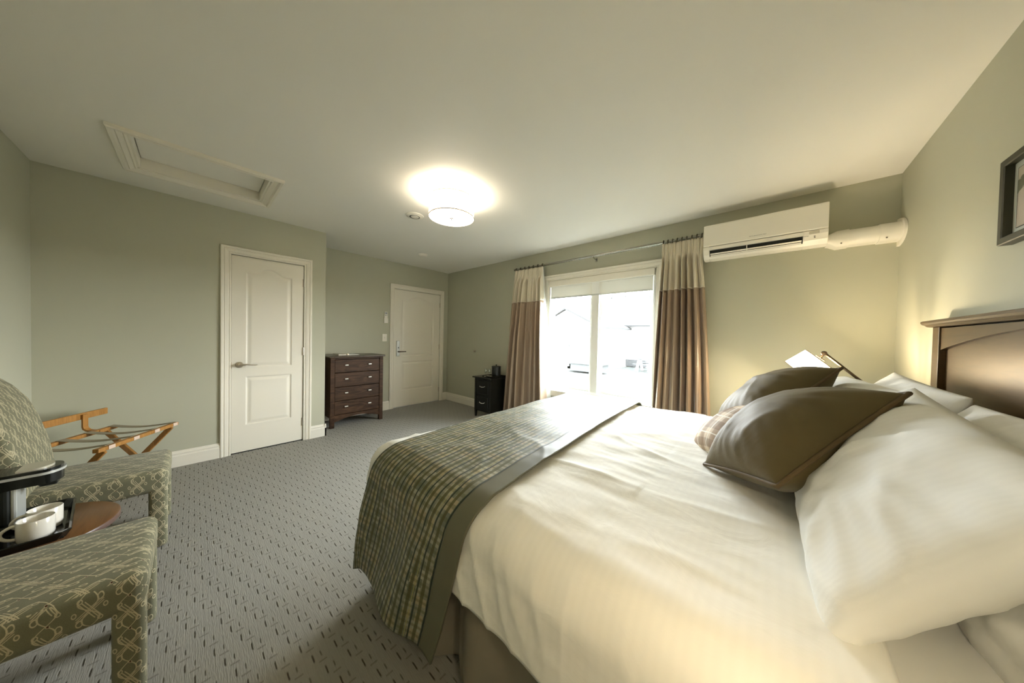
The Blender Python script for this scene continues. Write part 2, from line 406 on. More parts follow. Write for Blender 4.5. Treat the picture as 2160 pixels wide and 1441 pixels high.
def hinge(parent, x, y, z, s=1):
    b = B(); tube(b, [(x, y, z-.045*s), (x, y, z+.045*s)], .0065, 8); box(b, (x-.012, y-.012, z-.045*s), (x-.004, y+.004, z+.045*s)); obj('hinge', b, 'brushed_nickel', parent)
def door(name, X0, ya, yb, hw, nu, nv):
    b = B(); slab(b, X0-.004, ya, yb, DH, hw, nu, nv); o = struct(name, b, 'white_trim_paint', smooth=True, angle=25, origin=(X0-.004, ya, 0))
    b = B(); box(b, (X0-.04, ya+.003, .012), (X0-.014, yb-.003, DH-.003)); obj('door_core', b, 'white_trim_paint', o)
    b = B(); casing_u(b, ya, yb, DH, (X0, 0, 0), (0, 1, 0), (1, 0, 0)); fixn(b); obj('casing', b, 'white_trim_paint', o)
    b = B(); box(b, (X0-.12, ya-.001, 0), (X0-.042, ya+.012, DH)); box(b, (X0-.12, yb-.012, 0), (X0-.042, yb+.001, DH)); box(b, (X0-.12, ya, DH-.012), (X0-.042, yb, DH)); obj('jamb', b, 'white_trim_paint', o)
    for z in (.22, 1.04, 1.83): hinge(o, X0+.003, yb-.002, z)
    return o
d1 = door('door_1', 0, D1A, D1B, .19, 100, 330)
b = B(); ax = Matrix.Rotation(pi/2, 3, 'Y'); lathe(b, [(0, 0), (.032, 0), (.032, .004), (.026, .012), (.014, .014), (.012, .045), (.015, .05), (.015, .056), (0, .058)], (-.004, -.165, .913), 24, ax); obj('rosette', b, 'brushed_nickel', d1, True, 40)
b = B(); tube(b, [(.046, -.165, .913), (.05, -.14, .916), (.05, -.11, .918), (.048, -.08, .912), (.046, -.045, .908), (.046, -.03, .911)], [.012, .010, .008, .007, .006, .004], 10); obj('lever_handle', b, 'brushed_nickel', d1, True, 50)
b = B(); box(b, (-.03, D1A-.002, .88), (.003, D1A+.006, .945)); obj('latch_plate', b, 'brushed_nickel', d1)
b = B(); box(b, (-.06, D1A+.004, .0), (-.012, D1B-.004, .013)); obj('door_gap_strip', b, 'dark_slot', d1)  # dark strip added to stop daylight leaking under the closet door
d2 = door('door_2', -A, D2A, D2B, .31, 110, 260)
b = B(); xx = -A+.001; box(b, (-A-.004, 1.822, .885), (-A+.018, 1.882, 1.15), .012, 3); k = obj('lock_plate', b, 'silver_plastic', d2)
b = B(); box(b, (-A+.018, 1.846, 1.02), (-A+.026, 1.858, 1.045), .003); obj('deadbolt_turn', b, 'black_plastic', k)
b = B(); tube(b, [(-A+.018, 1.852, .965), (-A+.05, 1.852, .965)], .012, 12); tube(b, [(-A+.05, 1.848, .965), (-A+.053, 1.89, .966), (-A+.05, 1.975, .966)], [.011, .009, .008], 10); obj('lever_handle', b, 'dark_bronze', k, True, 50)
b = B(); box(b, (-A-.03, D2A+.006, .001), (-A-.012, D2B-.006, .012)); obj('door_gap_strip', b, 'silver_plastic', d2)

# window
w1 = bpy.data.objects.new('window_1', None); COL.objects.link(w1); w1.location = (WX0, W, WZ0); w1['kind'] = 'structure'
b = B(); frame_loop(b, WX0, WX1, WZ0+.002, WZ1, (0, W, 0), (1, 0, 0), (0, 0, 1), (0, -1, 0), [(0, 0)]+CASP[:-1]+[(.078, 0)]); fixn(b); obj('casing', b, 'white_trim_paint', w1)
b = B()
for lo, hi in (((WX0, WZ0), (WX0+.012, WZ1)), ((WX1-.012, WZ0), (WX1, WZ1)), ((WX0, WZ1-.012), (WX1, WZ1)), ((WX0, WZ0), (WX1, WZ0+.012))): box(b, (lo[0], W+.001, lo[1]), (hi[0], W+.16, hi[1]))
obj('jamb_lining', b, 'white_trim_paint', w1)
b = B(); y0, y1 = W+.03, W+.10
for lo, hi in (((WX0+.012, WZ0+.012), (WX0+.035, WZ1-.012)), ((WX1-.035, WZ0+.012), (WX1-.012, WZ1-.012)), ((WX0+.012, WZ1-.035), (WX1-.012, WZ1-.012)), ((WX0+.012, WZ0+.012), (WX1-.012, WZ0+.045))): box(b, (lo[0], y0, lo[1]), (hi[0], y1, hi[1]), .003)
obj('window_frame', b, 'white_vinyl', w1)
b = B(); box(b, (2.352, W+.012, WZ0+.045), (2.448, W+.095, WZ1-.035), .003); obj('mullion', b, 'white_vinyl', w1)
b = B(); box(b, (WX0-.06, W-.030, WZ0-.012), (WX1+.06, W+.03, WZ0+.008), .006); obj('sill', b, 'white_trim_paint', w1)
b = B(); box(b, (WX0-.05, W-.020, WZ0-.075), (WX1+.05, W-.003, WZ0-.012), .004); obj('apron', b, 'white_trim_paint', w1)
for sx0, sx1 in ((WX0+.035, 2.352), (2.448, WX1-.035)):
    b = B(); z0, z1 = WZ0+.045, WZ1-.035; t = .033
    for lo, hi in (((sx0, z0), (sx0+t, z1)), ((sx1-t, z0), (sx1, z1)), ((sx0+t, z0), (sx1-t, z0+t)), ((sx0+t, z1-t), (sx1-t, z1))): box(b, (lo[0], W+.045, lo[1]), (hi[0], W+.085, hi[1]), .004)
    s = obj('sash', b, 'white_vinyl', w1)
    b = B(); box(b, (sx0+t-.002, W+.062, z0+t-.002), (sx1-t+.002, W+.066, z1-t+.002)); obj('pane', b, 'window_glass', s)

# ================================================================== ROOM FIXTURES
t = thing('attic_hatch', 'white moulded attic hatch recessed in the ceiling above the closet door', 'hatch', ((HX0+HX1)/2, (HY0+HY1)/2, H))
HP = [(0, 0), (0, .010), (.008, .014), (.014, .008), (.036, .020), (.042, .013), (.050, .024), (.068, .026), (.073, .018), (.073, 0)]
b = B(); frame_loop(b, HX0, HX1, HY0, HY1, (0, 0, H), (1, 0, 0), (0, 1, 0), (0, 0, -1), HP); fixn(b); obj('moulding', b, 'white_trim_paint', t)
b = B()
for lo, hi in (((HX0, HY0), (HX0+.012, HY1)), ((HX1-.012, HY0), (HX1, HY1)), ((HX0, HY0), (HX1, HY0+.012)), ((HX0, HY1-.012), (HX1, HY1))): box(b, (*lo, H-.005), (*hi, H+.12))
obj('lining', b, 'white_trim_paint', t)
b = B(); box(b, (HX0+.016, HY0+.016, H+.072), (HX1-.016, HY1-.016, H+.09)); obj('hatch_panel', b, 'ceiling_paint', t)
b = B(); box(b, (HX0+.0, HY0+.0, H+.10), (HX1, HY1, H+.12)); obj('backing_board', b, 'dark_slot', t)

t = thing('ceiling_light', 'lit white drum ceiling light with round diffuser and small finial', 'ceiling light', (1.96, 1.008, H))
LC = Vector((1.96, 1.008, 0)); ZB, ZT, R = 2.272, 2.430, .19
b = B(); lathe(b, [(0, H-.001), (.075, H-.001), (.075, H-.018), (.03, H-.024), (0, H-.024)], LC, 32); obj('canopy', b, 'white_plastic', t, True, 40)
b = B(); lathe(b, [(R, ZB), (R, ZT), (R-.003, ZT), (R-.003, ZB), (R, ZB)], LC, 64); obj('drum_shade', b, 'drum_shade_lit', t, True, 40)
b = B(); lathe(b, [(0, ZB+.006), (R-.004, ZB+.006), (R-.004, ZB+.002), (0, ZB+.002)], LC, 64); obj('diffuser', b, 'diffuser_lit', t, True, 40)
for z in (ZB, ZT-.004):
    b = B(); lathe(b, [(R-.003, z), (R+.0035, z), (R+.0035, z+.007), (R-.003, z+.007)], LC, 64); obj('shade_trim', b, 'shade_trim', t, True, 40)
b = B(); lathe(b, [(0, ZB+.002), (.016, ZB+.002), (.016, ZB-.003), (.008, ZB-.006), (.008, ZB-.012), (.004, ZB-.016), (0, ZB-.017)], LC, 20); obj('finial', b, 'brushed_nickel', t, True, 40)
b = B(); tube(b, [LC+Vector((0, 0, ZB)), LC+Vector((0, 0, H-.02))], .004, 8); obj('stem', b, 'brushed_nickel', t)
for k in range(2):
    a = pi*k+.6; p = LC+Vector((.085*cos(a), .085*sin(a), 2.385)); l = light('bulb_light', 'POINT', p, 10.5, (1, .87, .69), .028); l.parent = t; l.location = p-Vector(t.location)

b = B(); c = (1.316, 1.021, H); lathe(b, [(0, -.004), (.045, -.004), (.045, -.012), (.050, -.014), (.060, -.012), (.085, -.005), (.088, 0), (0, 0)], c, 36)
o = obj('ceiling_vent', b, 'white_plastic', None, True, 30, origin=c); props(o, 'round white exhaust valve in the ceiling left of the drum light', 'vent')
b = B(); lathe(b, [(.042, -.0145), (.050, -.0150), (.050, -.0035), (.042, -.0035)], c, 36); obj('gap_shade_ring', b, 'dark_slot', o)  # near-black ring, shade around the centre disc put in as colour
b = B(); lathe(b, [(0, -.016), (.036, -.016), (.042, -.010), (.042, -.002), (0, -.002)], c, 36); obj('centre_disc', b, 'white_plastic', o, True, 30)
b = B(); c = (.121, 1.831, H); lathe(b, [(0, -.034), (.035, -.034), (.05, -.028), (.056, -.012), (.065, -.010), (.066, 0), (0, 0)], c, 32)
o = obj('smoke_detector', b, 'white_plastic', None, True, 30, origin=c); props(o, 'small white smoke detector on the ceiling near the entry door', 'smoke detector')
b = B(); lathe(b, [(0, -.036), (.010, -.036), (.010, -.033), (0, -.033)], c, 16); obj('test_button', b, 'white_vinyl', o)

# remote in holder, switch, peg
t = thing('wall_remote', 'white remote control in a wall holder above the light switch', 'remote control', (-A, 1.635, 1.44))
b = B(); box(b, (-A, 1.604, 1.440), (-A+.026, 1.668, 1.520), .004); obj('holder', b, 'white_plastic', t)
b = B(); box(b, (-A+.004, 1.609, 1.452), (-A+.022, 1.663, 1.628), .006); r = obj('remote_body', b, 'white_plastic', t)
b = B(); box(b, (-A+.022, 1.617, 1.585), (-A+.0235, 1.655, 1.617)); obj('display', b, 'grey_plastic', r)
b = B(); box(b, (-A+.022, 1.619, 1.562), (-A+.024, 1.629, 1.574), .001); obj('button', b, 'dark_slot', r)
b = B(); box(b, (-A+.022, 1.633, 1.562), (-A+.024, 1.655, 1.572), .001); obj('button', b, 'grey_plastic', r)
b = B(); box(b, (-A, 1.586, 1.140), (-A+.006, 1.661, 1.262), .003); o = obj('light_switch', b, 'white_plastic', None, origin=(-A, 1.62, 1.2)); props(o, 'white toggle light switch plate on the wall above the dresser', 'light switch')
b = B(); box(b, (-A+.006, 1.618, 1.188), (-A+.016, 1.629, 1.212), .002); obj('toggle', b, 'white_plastic', o)
b = B(); lathe(b, [(0, 0), (.022, 0), (.022, .003), (.012, .006), (.010, .018), (.016, .026), (.013, .034), (0, .036)], (.153, W, .989), 20, Matrix.Rotation(pi/2, 3, 'X'))
o = obj('wall_bumper', b, 'brushed_nickel', None, True, 40, origin=(.153, W, .989)); props(o, 'small round metal door bumper on the wall above the black nightstand', 'door bumper')

# roller blind
t = thing('roller_blind', 'white roller blind pulled a short way down inside the window', 'blind', (2.4, W, 2.0))
b = B(); box(b, (WX0+.016, W-.012, 1.965), (WX1-.022, W+.028, WZ1-.006), .004); obj('cassette', b, 'white_trim_paint', t)
b = B(); box(b, (WX0+.018, W+.004, 1.958), (WX1-.024, W+.010, 1.966)); obj('cassette_lip', b, 'white_vinyl', t)
b = B(); box(b, (WX0+.036, W+.013, 1.815), (WX1-.040, W+.0145, 1.97)); obj('fabric', b, 'roller_fabric', t)
b = B(); box(b, (WX0+.034, W+.009, 1.797), (WX1-.038, W+.019, 1.817), .004); obj('hem_bar', b, 'silver_plastic', t)
for x0 in (WX0+.013, WX1-.034):
    b = B(); box(b, (x0, W+.0, WZ0+.013), (x0+.019, W+.029, 1.962), .003); obj('side_channel', b, 'white_vinyl', t)

# curtain rod
RZ, RY = 2.262, W-.10
t = thing('curtain_rod', 'pewter curtain rod with a pair of end caps above the window', 'curtain rod', (2.4, RY, RZ))
b = B(); tube(b, [(1.16, RY, RZ), (3.532, RY, RZ)], .0125, 14); obj('pole', b, 'pewter_rod', t, True, 40)
b = B(); tube(b, [(1.40, RY+.035, RZ-.004), (3.40, RY+.035, RZ-.004)], .006, 10); obj('draw_rod', b, 'pewter_rod', t, True, 40)
for x, s in ((1.16, -1),):
    b = B(); lathe(b, [(0, -.002), (.017, 0), (.017, .012), (.013, .016), (.013, .022), (0, .024)], (x, RY, RZ), 16, Matrix.Rotation(s*pi/2, 3, 'Y')); obj('end_cap', b, 'pewter_rod', t, True, 40)
for x in (1.185, 2.41, 3.51):
    b = B(); tube(b, [(x, W, RZ-.03), (x, W-.05, RZ-.03), (x, RY, RZ-.018)], .006, 8); box(b, (x-.012, W-.006, RZ-.055), (x+.012, W, RZ-.005), .002); box(b, (x-.008, RY-.015, RZ-.022), (x+.008, RY+.015, RZ-.010), .002); obj('bracket', b, 'pewter_rod', t)

def curtain(side, label, xt0, xt1, xb0, xb1, npl, nring, seed):
    cxm = (xt0+xt1)/2; ro = random.Random(seed); ph = [ro.uniform(-1, 1) for _ in range(12)]
    t = thing('curtain', label, 'curtain', (cxm, RY, .02))
    ZTOP, ZS, ZBOT = 2.243, 1.765, .022
    def shape(u, z, off=0):
        k = (ZTOP-z)/(ZTOP-ZBOT); kk = max(0, k-.11)/.89; x0 = xt0+(xb0-xt0)*(k**.8 if side == 'left' else kk**.8); x1 = xt1+(xb1-xt1)*(k**.8 if side == 'left' else kk**.8)
        wv = u+.010*sin(2*pi*u*2.3+ph[0]*3)*min(1, k*3); x = x0+(x1-x0)*wv
        top = min(1, max(0, (.21-(ZTOP-z))/.13)); top = top*top*(3-2*top)                              # pinch zone
        tt = u*npl; fr = tt-math.floor(tt)
        am = .024+.030*min(1, k*2.2)
        sw = sin(2*pi*(tt+.12*sin(ph[1]*5+z*1.3)*k)); y = (am*(sw*1.25-.25*sw**3)+.007*sin(2*pi*tt*2.7+ph[5]*4+z*.6))*(1+.45*sin(u*9+ph[2]*4)) + .012*k*sin(2*pi*tt*.5+ph[3]*3+z*1.1)
        pin = .5+.5*cos(2*pi*(fr-.25))
        y = y*(1-.85*top) + top*(-.024*pin**3+.011*sin(6*pi*(fr-.25)+pi/2)*pin)
        x += (1-top)*.006*sin(6*pi*tt+ph[4])*min(1, k*2) - .035*(fr-.25 if fr < .75 else fr-1.25)*top*(xt1-xt0)/.45*.3
        return Vector((x, RY-.004+y+off-.02*k, z))
    nu = npl*22
    for nm, z0, z1, nv, mt in (('header_band', ZTOP, ZS, 26, 'cream_curtain_satin'), ('drape', ZS, ZBOT, 60, 'taupe_curtain_satin')):
        b = B(); grid(b, nu, nv, lambda u, v: shape(u, z0+(z1-z0)*v))
        o = obj(nm, b, mt, t, True); md = o.modifiers.new('thick', 'SOLIDIFY'); md.thickness = .0016
    b = B()
    def lin(u, v):
        z = ZTOP-.01+(ZBOT+.03-ZTOP+.01)*v; k = (ZTOP-z)/(ZTOP-ZBOT)
        if side == 'left' and u > .9:
            e = (u-.9)/.1; p = shape(1, z, .006); return p+Vector((.035*k*e+.012*sin(e*pi)*k, .05*e*min(1, k*2)+.008*sin(z*9)*e, 0))
        return shape(min(1, u/.9) if side == 'left' else u, z, .007)
    grid(b, nu//2, 40, lin); obj('lining', b, 'curtain_lining', t, True)
    for i in range(nring):
        x = xt0+.01+(xt1-xt0-.02)*i/(nring-1); b = B(); pts = [(x+.002*sin(a*1.0), RY+.021*cos(a), RZ-.002+.021*sin(a)) for a in [2*pi*k/16 for k in range(17)]]
        tube(b, pts, .0048, 8, False); tube(b, [(x, RY, RZ-.022), (x, RY, RZ-.032)], .004, 6); obj('curtain_ring', b, 'ring_bronze', t, True)
    return t
curtain('left', 'cream and taupe satin curtain hanging left of the window', 1.175, 1.67, .955, 1.78, 7, 7, 3)
curtain('right', 'cream and taupe satin curtain hanging right of the window under the air conditioner', 3.18, 3.535, 3.115, 3.66, 7, 9, 5)

# air conditioner
t = thing('air_conditioner', 'white wall-mounted split air conditioner above the right curtain', 'air conditioner', (3.94, W, 2.0))
AX0, AX1 = 3.552, 4.332
def sec(pts, x0, x1, mat, name, par=None, bev=0):
    b = B(); prism(b, pts, (x0, W, 0), (0, -1, 0), (0, 0, 1), (x1-x0, 0, 0)); fixn(b)
    if bev: bmesh.ops.bevel(b, geom=[e for e in b.edges if abs((e.verts[0].co-e.verts[1].co).x) < 1e-4], offset=bev, segments=2, affect='EDGES')
    return obj(name, b, mat, par or t, False)
full = [(0, 2.02), (.10, 2.002), (.150, 2.012), (.182, 2.045), (.197, 2.085), (.199, 2.112), (.192, 2.112), (.192, 2.30), (0, 2.305)]
sec(full, AX0, 3.598, 'white_plastic', 'end_cover', bev=.003); sec(full, 4.20, AX1, 'white_plastic', 'end_cover', bev=.003)
sec([(0, 2.02), (.10, 2.002), (.150, 2.012), (.168, 2.030), (.12, 2.040), (.10, 2.10), (.15, 2.12), (.192, 2.125), (.192, 2.30), (0, 2.305)], 3.598, 4.20, 'white_plastic', 'casing')
sec([(.150, 2.086), (.1975, 2.086), (.199, 2.112), (.16, 2.115)], 3.598, 4.20, 'white_plastic', 'upper_lip')
b = B(); prism(b, [(.105, 2.034), (.148, 2.0335), (.158, 2.052), (.172, 2.0855), (.105, 2.0855)], (3.5985, W, 0), (0, -1, 0), (0, 0, 1), (.601, 0, 0)); fixn(b); obj('outlet_shade', b, 'dark_slot', t)  # near-black block covering the white recess faces, painted shade of the slot
sec([(.170, 2.049), (.176, 2.045), (.184, 2.053), (.179, 2.056)], 3.605, 4.193, 'white_plastic', 'vane')
sec([(.160, 2.034), (.166, 2.032), (.172, 2.040), (.168, 2.043)], 3.605, 4.193, 'white_plastic', 'vane')
b = B(); prism(b, [(.155, 2.035), (.186, 2.060), (.184, 2.085), (.150, 2.085)], (3.86, W, 0), (0, -1, 0), (0, 0, 1), (.005, 0, 0)); fixn(b); obj('vane_support', b, 'white_plastic', t)
sec([(.193, 2.117), (.201, 2.117), (.204, 2.125), (.203, 2.300), (.197, 2.309), (.0, 2.309), (0, 2.3055), (.193, 2.3005)], AX0+.001, AX1-.001, 'white_plastic', 'front_panel', bev=.002)
b = B(); box(b, (4.232, W-.2015, 2.086), (4.285, W-.190, 2.106), .002); obj('display_window', b, 'smoke_lid', t)
for x_, z_ in ((4.262, 2.070), (4.262, 2.060)):
    b = B(); box(b, (x_-.004, W-.194, z_-.002), (x_+.004, W-.180, z_+.002)); obj('indicator', b, 'screw_head', t)
def text(s, size, loc, rot, mat, parent, name='lettering', ext=.0004, bold=0):
    c = bpy.data.curves.new('txt', 'FONT'); c.body = s; c.size = size; c.extrude = ext; c.offset = bold; c.align_x = 'CENTER'; c.resolution_u = 2
    o = bpy.data.objects.new('txt', c); COL.objects.link(o); dg = bpy.context.evaluated_depsgraph_get(); me = bpy.data.meshes.new_from_object(o.evaluated_get(dg))
    b = B(); b.from_mesh(me); bmesh.ops.transform(b, matrix=Matrix.Translation(loc) @ Euler(rot).to_matrix().to_4x4(), verts=b.verts)
    bpy.data.objects.remove(o); bpy.data.curves.remove(c); bpy.data.meshes.remove(me); return obj(name, b, mat, parent)
text('MITSUBISHI ELECTRIC', .0115, (3.932, W-.2035, 2.142), (radians(90), 0, 0), 'letter_grey', t)
text('inverter', .012, (4.212, W-.1985, 2.072), (radians(80), 0, 0), 'letter_grey', t)
t = thing('line_set_cover', 'white plastic duct cover running from the air conditioner to the corner', 'duct cover', (4.5, W, 2.05))
def rrect(w, h, r, n=5):                                          # w outwards from wall, h half height
    pts = [(0, -h)]
    for k in range(n+1): a = -pi/2+pi/2*k/n; pts.append((w-r+r*cos(a), -h+r+r*sin(a)))
    for k in range(n+1): a = pi/2*k/n; pts.append((w-r+r*cos(a), h-r+r*sin(a)))
    return pts+[(0, h)]
def loft(bm, stations):                                           # (x, w, h, zc)
    rows = [[bm.verts.new((x, W-p, zc+q)) for p, q in rrect(w, h, min(w, h)*.8)] for x, w, h, zc in stations]
    for r0, r1 in zip(rows, rows[1:]):
        for k in range(len(r0)-1): bm.faces.new((r0[k], r0[k+1], r1[k+1], r1[k]))
    bm.faces.new(rows[0]); bm.faces.new(rows[-1])
b = B(); loft(b, [(AX1+.001, .15, .034, 2.045), (4.345, .15, .036, 2.045), (4.385, .13, .062, 2.047), (4.445, .125, .062, 2.050)]); fixn(b); obj('reducer', b, 'white_plastic', t, True, 35)
b = B(); loft(b, [(4.443, .118, .057, 2.050), (4.600, .118, .057, 2.050)]); fixn(b); obj('duct', b, 'white_plastic', t, True, 35)
b = B(); loft(b, [(4.585, .125, .062, 2.050), (L-.012, .125, .062, 2.050)]); fixn(b); obj('coupling', b, 'white_plastic', t, True, 35)
b = B(); pts = [(W, 1.955)]+[(W-.165*sin(pi*k/14), 2.05-.095*cos(pi*k/14)) for k in range(15)]+[(W, 2.145)]
aa = [b.verts.new((L-.014, p, q)) for p, q in pts]; cc = [b.verts.new((L-.001, p, q)) for p, q in pts]; b.faces.new(aa); b.faces.new(cc[::-1])
for k in range(len(pts)): b.faces.new((aa[k], cc[k], cc[(k+1) % len(pts)], aa[(k+1) % len(pts)]))
fixn(b); bmesh.ops.remove_doubles(b, verts=b.verts, dist=1e-5); obj('wall_flange', b, 'white_plastic', t, True, 35)
for x_, y_, z_ in ((4.405, .122, 2.005), (4.615, .118, 2.003)):
    b = B(); lathe(b, [(0, .004), (.0045, .003), (.0045, 0)], (x_, W-y_, z_), 8, Matrix.Rotation(pi/2+.4, 3, 'X')); obj('screw', b, 'screw_head', t)

# picture on the east wall
t = thing('framed_picture', 'black framed landscape photograph hung over the headboard', 'picture', (L, 1.345, 1.8))
PY0, PY1, PZ0, PZ1 = 1.12, 1.566, 1.642, 1.958
b = B(); frame_loop(b, PY0+.026, PY1-.026, PZ0+.026, PZ1-.026, (L, 0, 0), (0, 1, 0), (0, 0, 1), (-1, 0, 0), [(0, .008), (0, .030), (.003, .033), (.023, .033), (.026, .030), (.026, 0)]); fixn(b); obj('frame', b, 'black_frame_wood', t)
b = B(); box(b, (L-.010, PY0+.024, PZ0+.024), (L-.004, PY1-.024, PZ1-.024)); obj('mat_board', b, 'picture_mat', t)
b = B(); v = [b.verts.new((L-.0115, y_, z_)) for y_, z_ in ((PY0+.052, PZ0+.050), (PY0+.052, PZ1-.050), (PY1-.052, PZ1-.050), (PY1-.052, PZ0+.050))]; f = b.faces.new(v)
l = b.loops.layers.uv.verify()
for lp, q in zip(f.loops, ((1, 0), (1, 1), (0, 1), (0, 0))): lp[l].uv = q
r = bmesh.ops.extrude_face_region(b, geom=[f]); bmesh.ops.translate(b, verts=[g for g in r['geom'] if isinstance(g, bmesh.types.BMVert)], vec=(-.001, 0, 0)); fixn(b)
obj('print', b, 'landscape_print', t)
b = B(); frame_loop(b, PY0+.0535, PY1-.0535, PZ0+.0515, PZ1-.0515, (L, 0, 0), (0, 1, 0), (0, 0, 1), (-1, 0, 0), [(0, .0128), (.002, .0128), (.002, .010)]); obj('mat_bevel', b, 'black_frame_wood', t)

# ================================================================== DRESSER
t = thing('dresser', 'dark walnut four-drawer dresser standing in the alcove beside the entry door', 'dresser', (-.44, 1.05, 0))
DX0, DX1, DY0, DY1, DZ = -.655, -.212, .715, 1.398, .955
for x0, x1, y0, y1 in ((DX1-.045, DX1, DY0, DY0+.05), (DX1-.045, DX1, DY1-.05, DY1), (DX0, DX0+.045, DY0, DY0+.05), (DX0, DX0+.045, DY1-.05, DY1)):
    b = B(); box(b, (x0, y0, 0), (x1, y1, DZ-.024), .002); obj('leg', b, 'walnut_stain', t)
b = B(); box(b, (DX0+.04, DY0+.006, .13), (DX1-.045, DY0+.022, DZ-.024)); box(b, (DX0+.04, DY1-.022, .13), (DX1-.045, DY1-.006, DZ-.024)); box(b, (DX0+.01, DY0+.05, .13), (DX0+.02, DY1-.05, DZ-.024)); box(b, (DX0+.04, DY0+.02, .13), (DX1-.06, DY1-.02, .15)); obj('case', b, 'walnut_stain', t)
b = B(); box(b, (DX0-.005, DY0-.022, DZ-.024), (DX1+.024, DY1+.022, DZ), .008, 3); obj('top', b, 'walnut_top', t)
b = B(); box(b, (DX1-.03, DY0+.05, DZ-.046), (DX1-.006, DY1-.05, DZ-.024)); obj('top_rail', b, 'walnut_stain', t)
pts = [(DY0+.05, .165)]+[(DY0+.05+(DY1-DY0-.1)*k/16, .075+.055*sin(pi*k/16)) for k in range(17)]+[(DY1-.05, .165)]
b = B(); prism(b, pts, (DX1-.024, 0, 0), (0, 1, 0), (0, 0, 1), (.016, 0, 0)); fixn(b); obj('apron', b, 'walnut_stain', t)
zz = [.168, .352, .537, .729, .907]
for i in range(4):
    b = B(); box(b, (DX1-.026, DY0+.053, zz[i]+.003), (DX1-.007, DY1-.053, zz[i+1]-.003), .003); d = obj('drawer', b, 'walnut_stain', t)
    for y_ in (DY0+.19, DY1-.19):
        b = B(); zc = (zz[i]+zz[i+1])/2+.012
        tube(b, [(DX1-.007, y_-.014, zc), (DX1+.010, y_-.014, zc)], .003, 6); tube(b, [(DX1-.007, y_+.014, zc), (DX1+.010, y_+.014, zc)], .003, 6); box(b, (DX1+.008, y_-.021, zc-.007), (DX1+.016, y_+.021, zc+.007), .003); obj('pull', b, 'chrome', d)
t = thing('guest_binder', 'pale open guest folder lying on the dresser top', 'folder', (-.45, .95, DZ), .12)
b = B(); box(b, (-.56, .83, DZ+.0005), (-.30, 1.10, DZ+.004)); obj('cover', b, 'paper_white', t)
b = B(); box(b, (-.55, .835, DZ+.004), (-.31, .955, DZ+.018), .004); obj('page_block', b, 'paper_white', t)
b = B(); box(b, (-.545, .965, DZ+.004), (-.315, 1.09, DZ+.009), .002); obj('loose_sheet', b, 'white_vinyl', t)
b = B(); box(b, (-.315, .94, DZ+.004), (-.295, .962, DZ+.024), .004); obj('clip', b, 'brushed_nickel', t)

# ================================================================== BLACK NIGHTSTAND
def nightstand(name, label, x0, x1, y0, y1, h, face, cat='nightstand'):
    t = thing(name, label, cat, ((x0+x1)/2, (y0+y1)/2, 0))
    for a0, b0 in ((x0, y0), (x1-.035, y0), (x0, y1-.035), (x1-.035, y1-.035)):
        b = B(); f0 = Vector((a0+.0175, b0+.0175, 0))
        vv = [b.verts.new(f0+Vector((sx*r, sy*r, z))) for z, r in ((0, .011), (.11, .0175), (h-.02, .0175)) for sx, sy in ((-1, -1), (1, -1), (1, 1), (-1, 1))]
        for k in range(2):
            for j in range(4): b.faces.new((vv[k*4+j], vv[k*4+(j+1) % 4], vv[k*4+4+(j+1) % 4], vv[k*4+4+j]))
        b.faces.new(vv[:4]); b.faces.new(vv[8:]); fixn(b); obj('leg', b, 'black_lacquer', t)
    b = B(); box(b, (x0+.006, y0+.014, .095), (x1-.006, y1-.006, h-.02)); obj('case', b, 'black_lacquer', t)
    b = B(); box(b, (x0-.03, y0-.03, h-.02), (x1+.03, y1, h), .006, 3); obj('top', b, 'black_lacquer', t)
    dz = (h-.02-.10-.03)/2
    for i in range(2):
        z0 = .105+i*(dz+.008); 
        if face == 'y':
            b = B(); box(b, (x0+.040, y0+.004, z0), (x1-.040, y0+.016, z0+dz), .003); box(b, (x0+.060, y0-.003, z0+.020), (x1-.060, y0+.006, z0+dz-.020), .006, 3); d = obj('drawer', b, 'black_lacquer', t)
            xc, zc = (x0+x1)/2, z0+dz*.55; b = B(); tube(b, [(xc-.055, y0-.003, zc+.010), (xc-.045, y0-.020, zc), (xc, y0-.026, zc-.004), (xc+.045, y0-.020, zc), (xc+.055, y0-.003, zc+.010)], [.003, .004, .0055, .004, .003], 8); obj('handle', b, 'chrome', d, True)
        else:
            b = B(); box(b, (x0+.004, y0+.040, z0), (x0+.016, y1-.040, z0+dz), .003); d = obj('drawer', b, 'black_lacquer', t)
            yc_, zc = (y0+y1)/2, z0+dz*.55; b = B(); tube(b, [(x0+.005, yc_-.05, zc), (x0-.020, yc_, zc), (x0+.005, yc_+.05, zc)], .004, 8); obj('handle', b, 'chrome', d, True)
    return t
nightstand('nightstand', 'small black two-drawer nightstand beside the left curtain', .590, .955, 2.488, 2.835, .628, 'y')
nz_ = .628
b = B(); box(b, (.72, 2.53, nz_), (.965, 2.80, nz_+.006), .002)
for lo, hi in (((.72, 2.53), (.726, 2.80)), ((.959, 2.53), (.965, 2.80)), ((.72, 2.53), (.965, 2.536)), ((.72, 2.794), (.965, 2.80))): box(b, (*lo, nz_), (*hi, nz_+.022))
o = obj('ice_tray', b, 'black_lacquer', None, origin=(.84, 2.66, nz_)); props(o, 'small black tray on the nightstand holding glasses and an ice bucket', 'tray')
b = B(); lathe(b, [(.056, 0), (.058, .004), (.062, .004), (.062, .009), (.0, .009)], (.775, 2.585, nz_+.006), 24); 
o = obj('paper_coaster', b, 'paper_white', None, origin=(.775, 2.585, nz_+.006)); props(o, 'pale paper doily under the glasses on the small tray', 'doily')
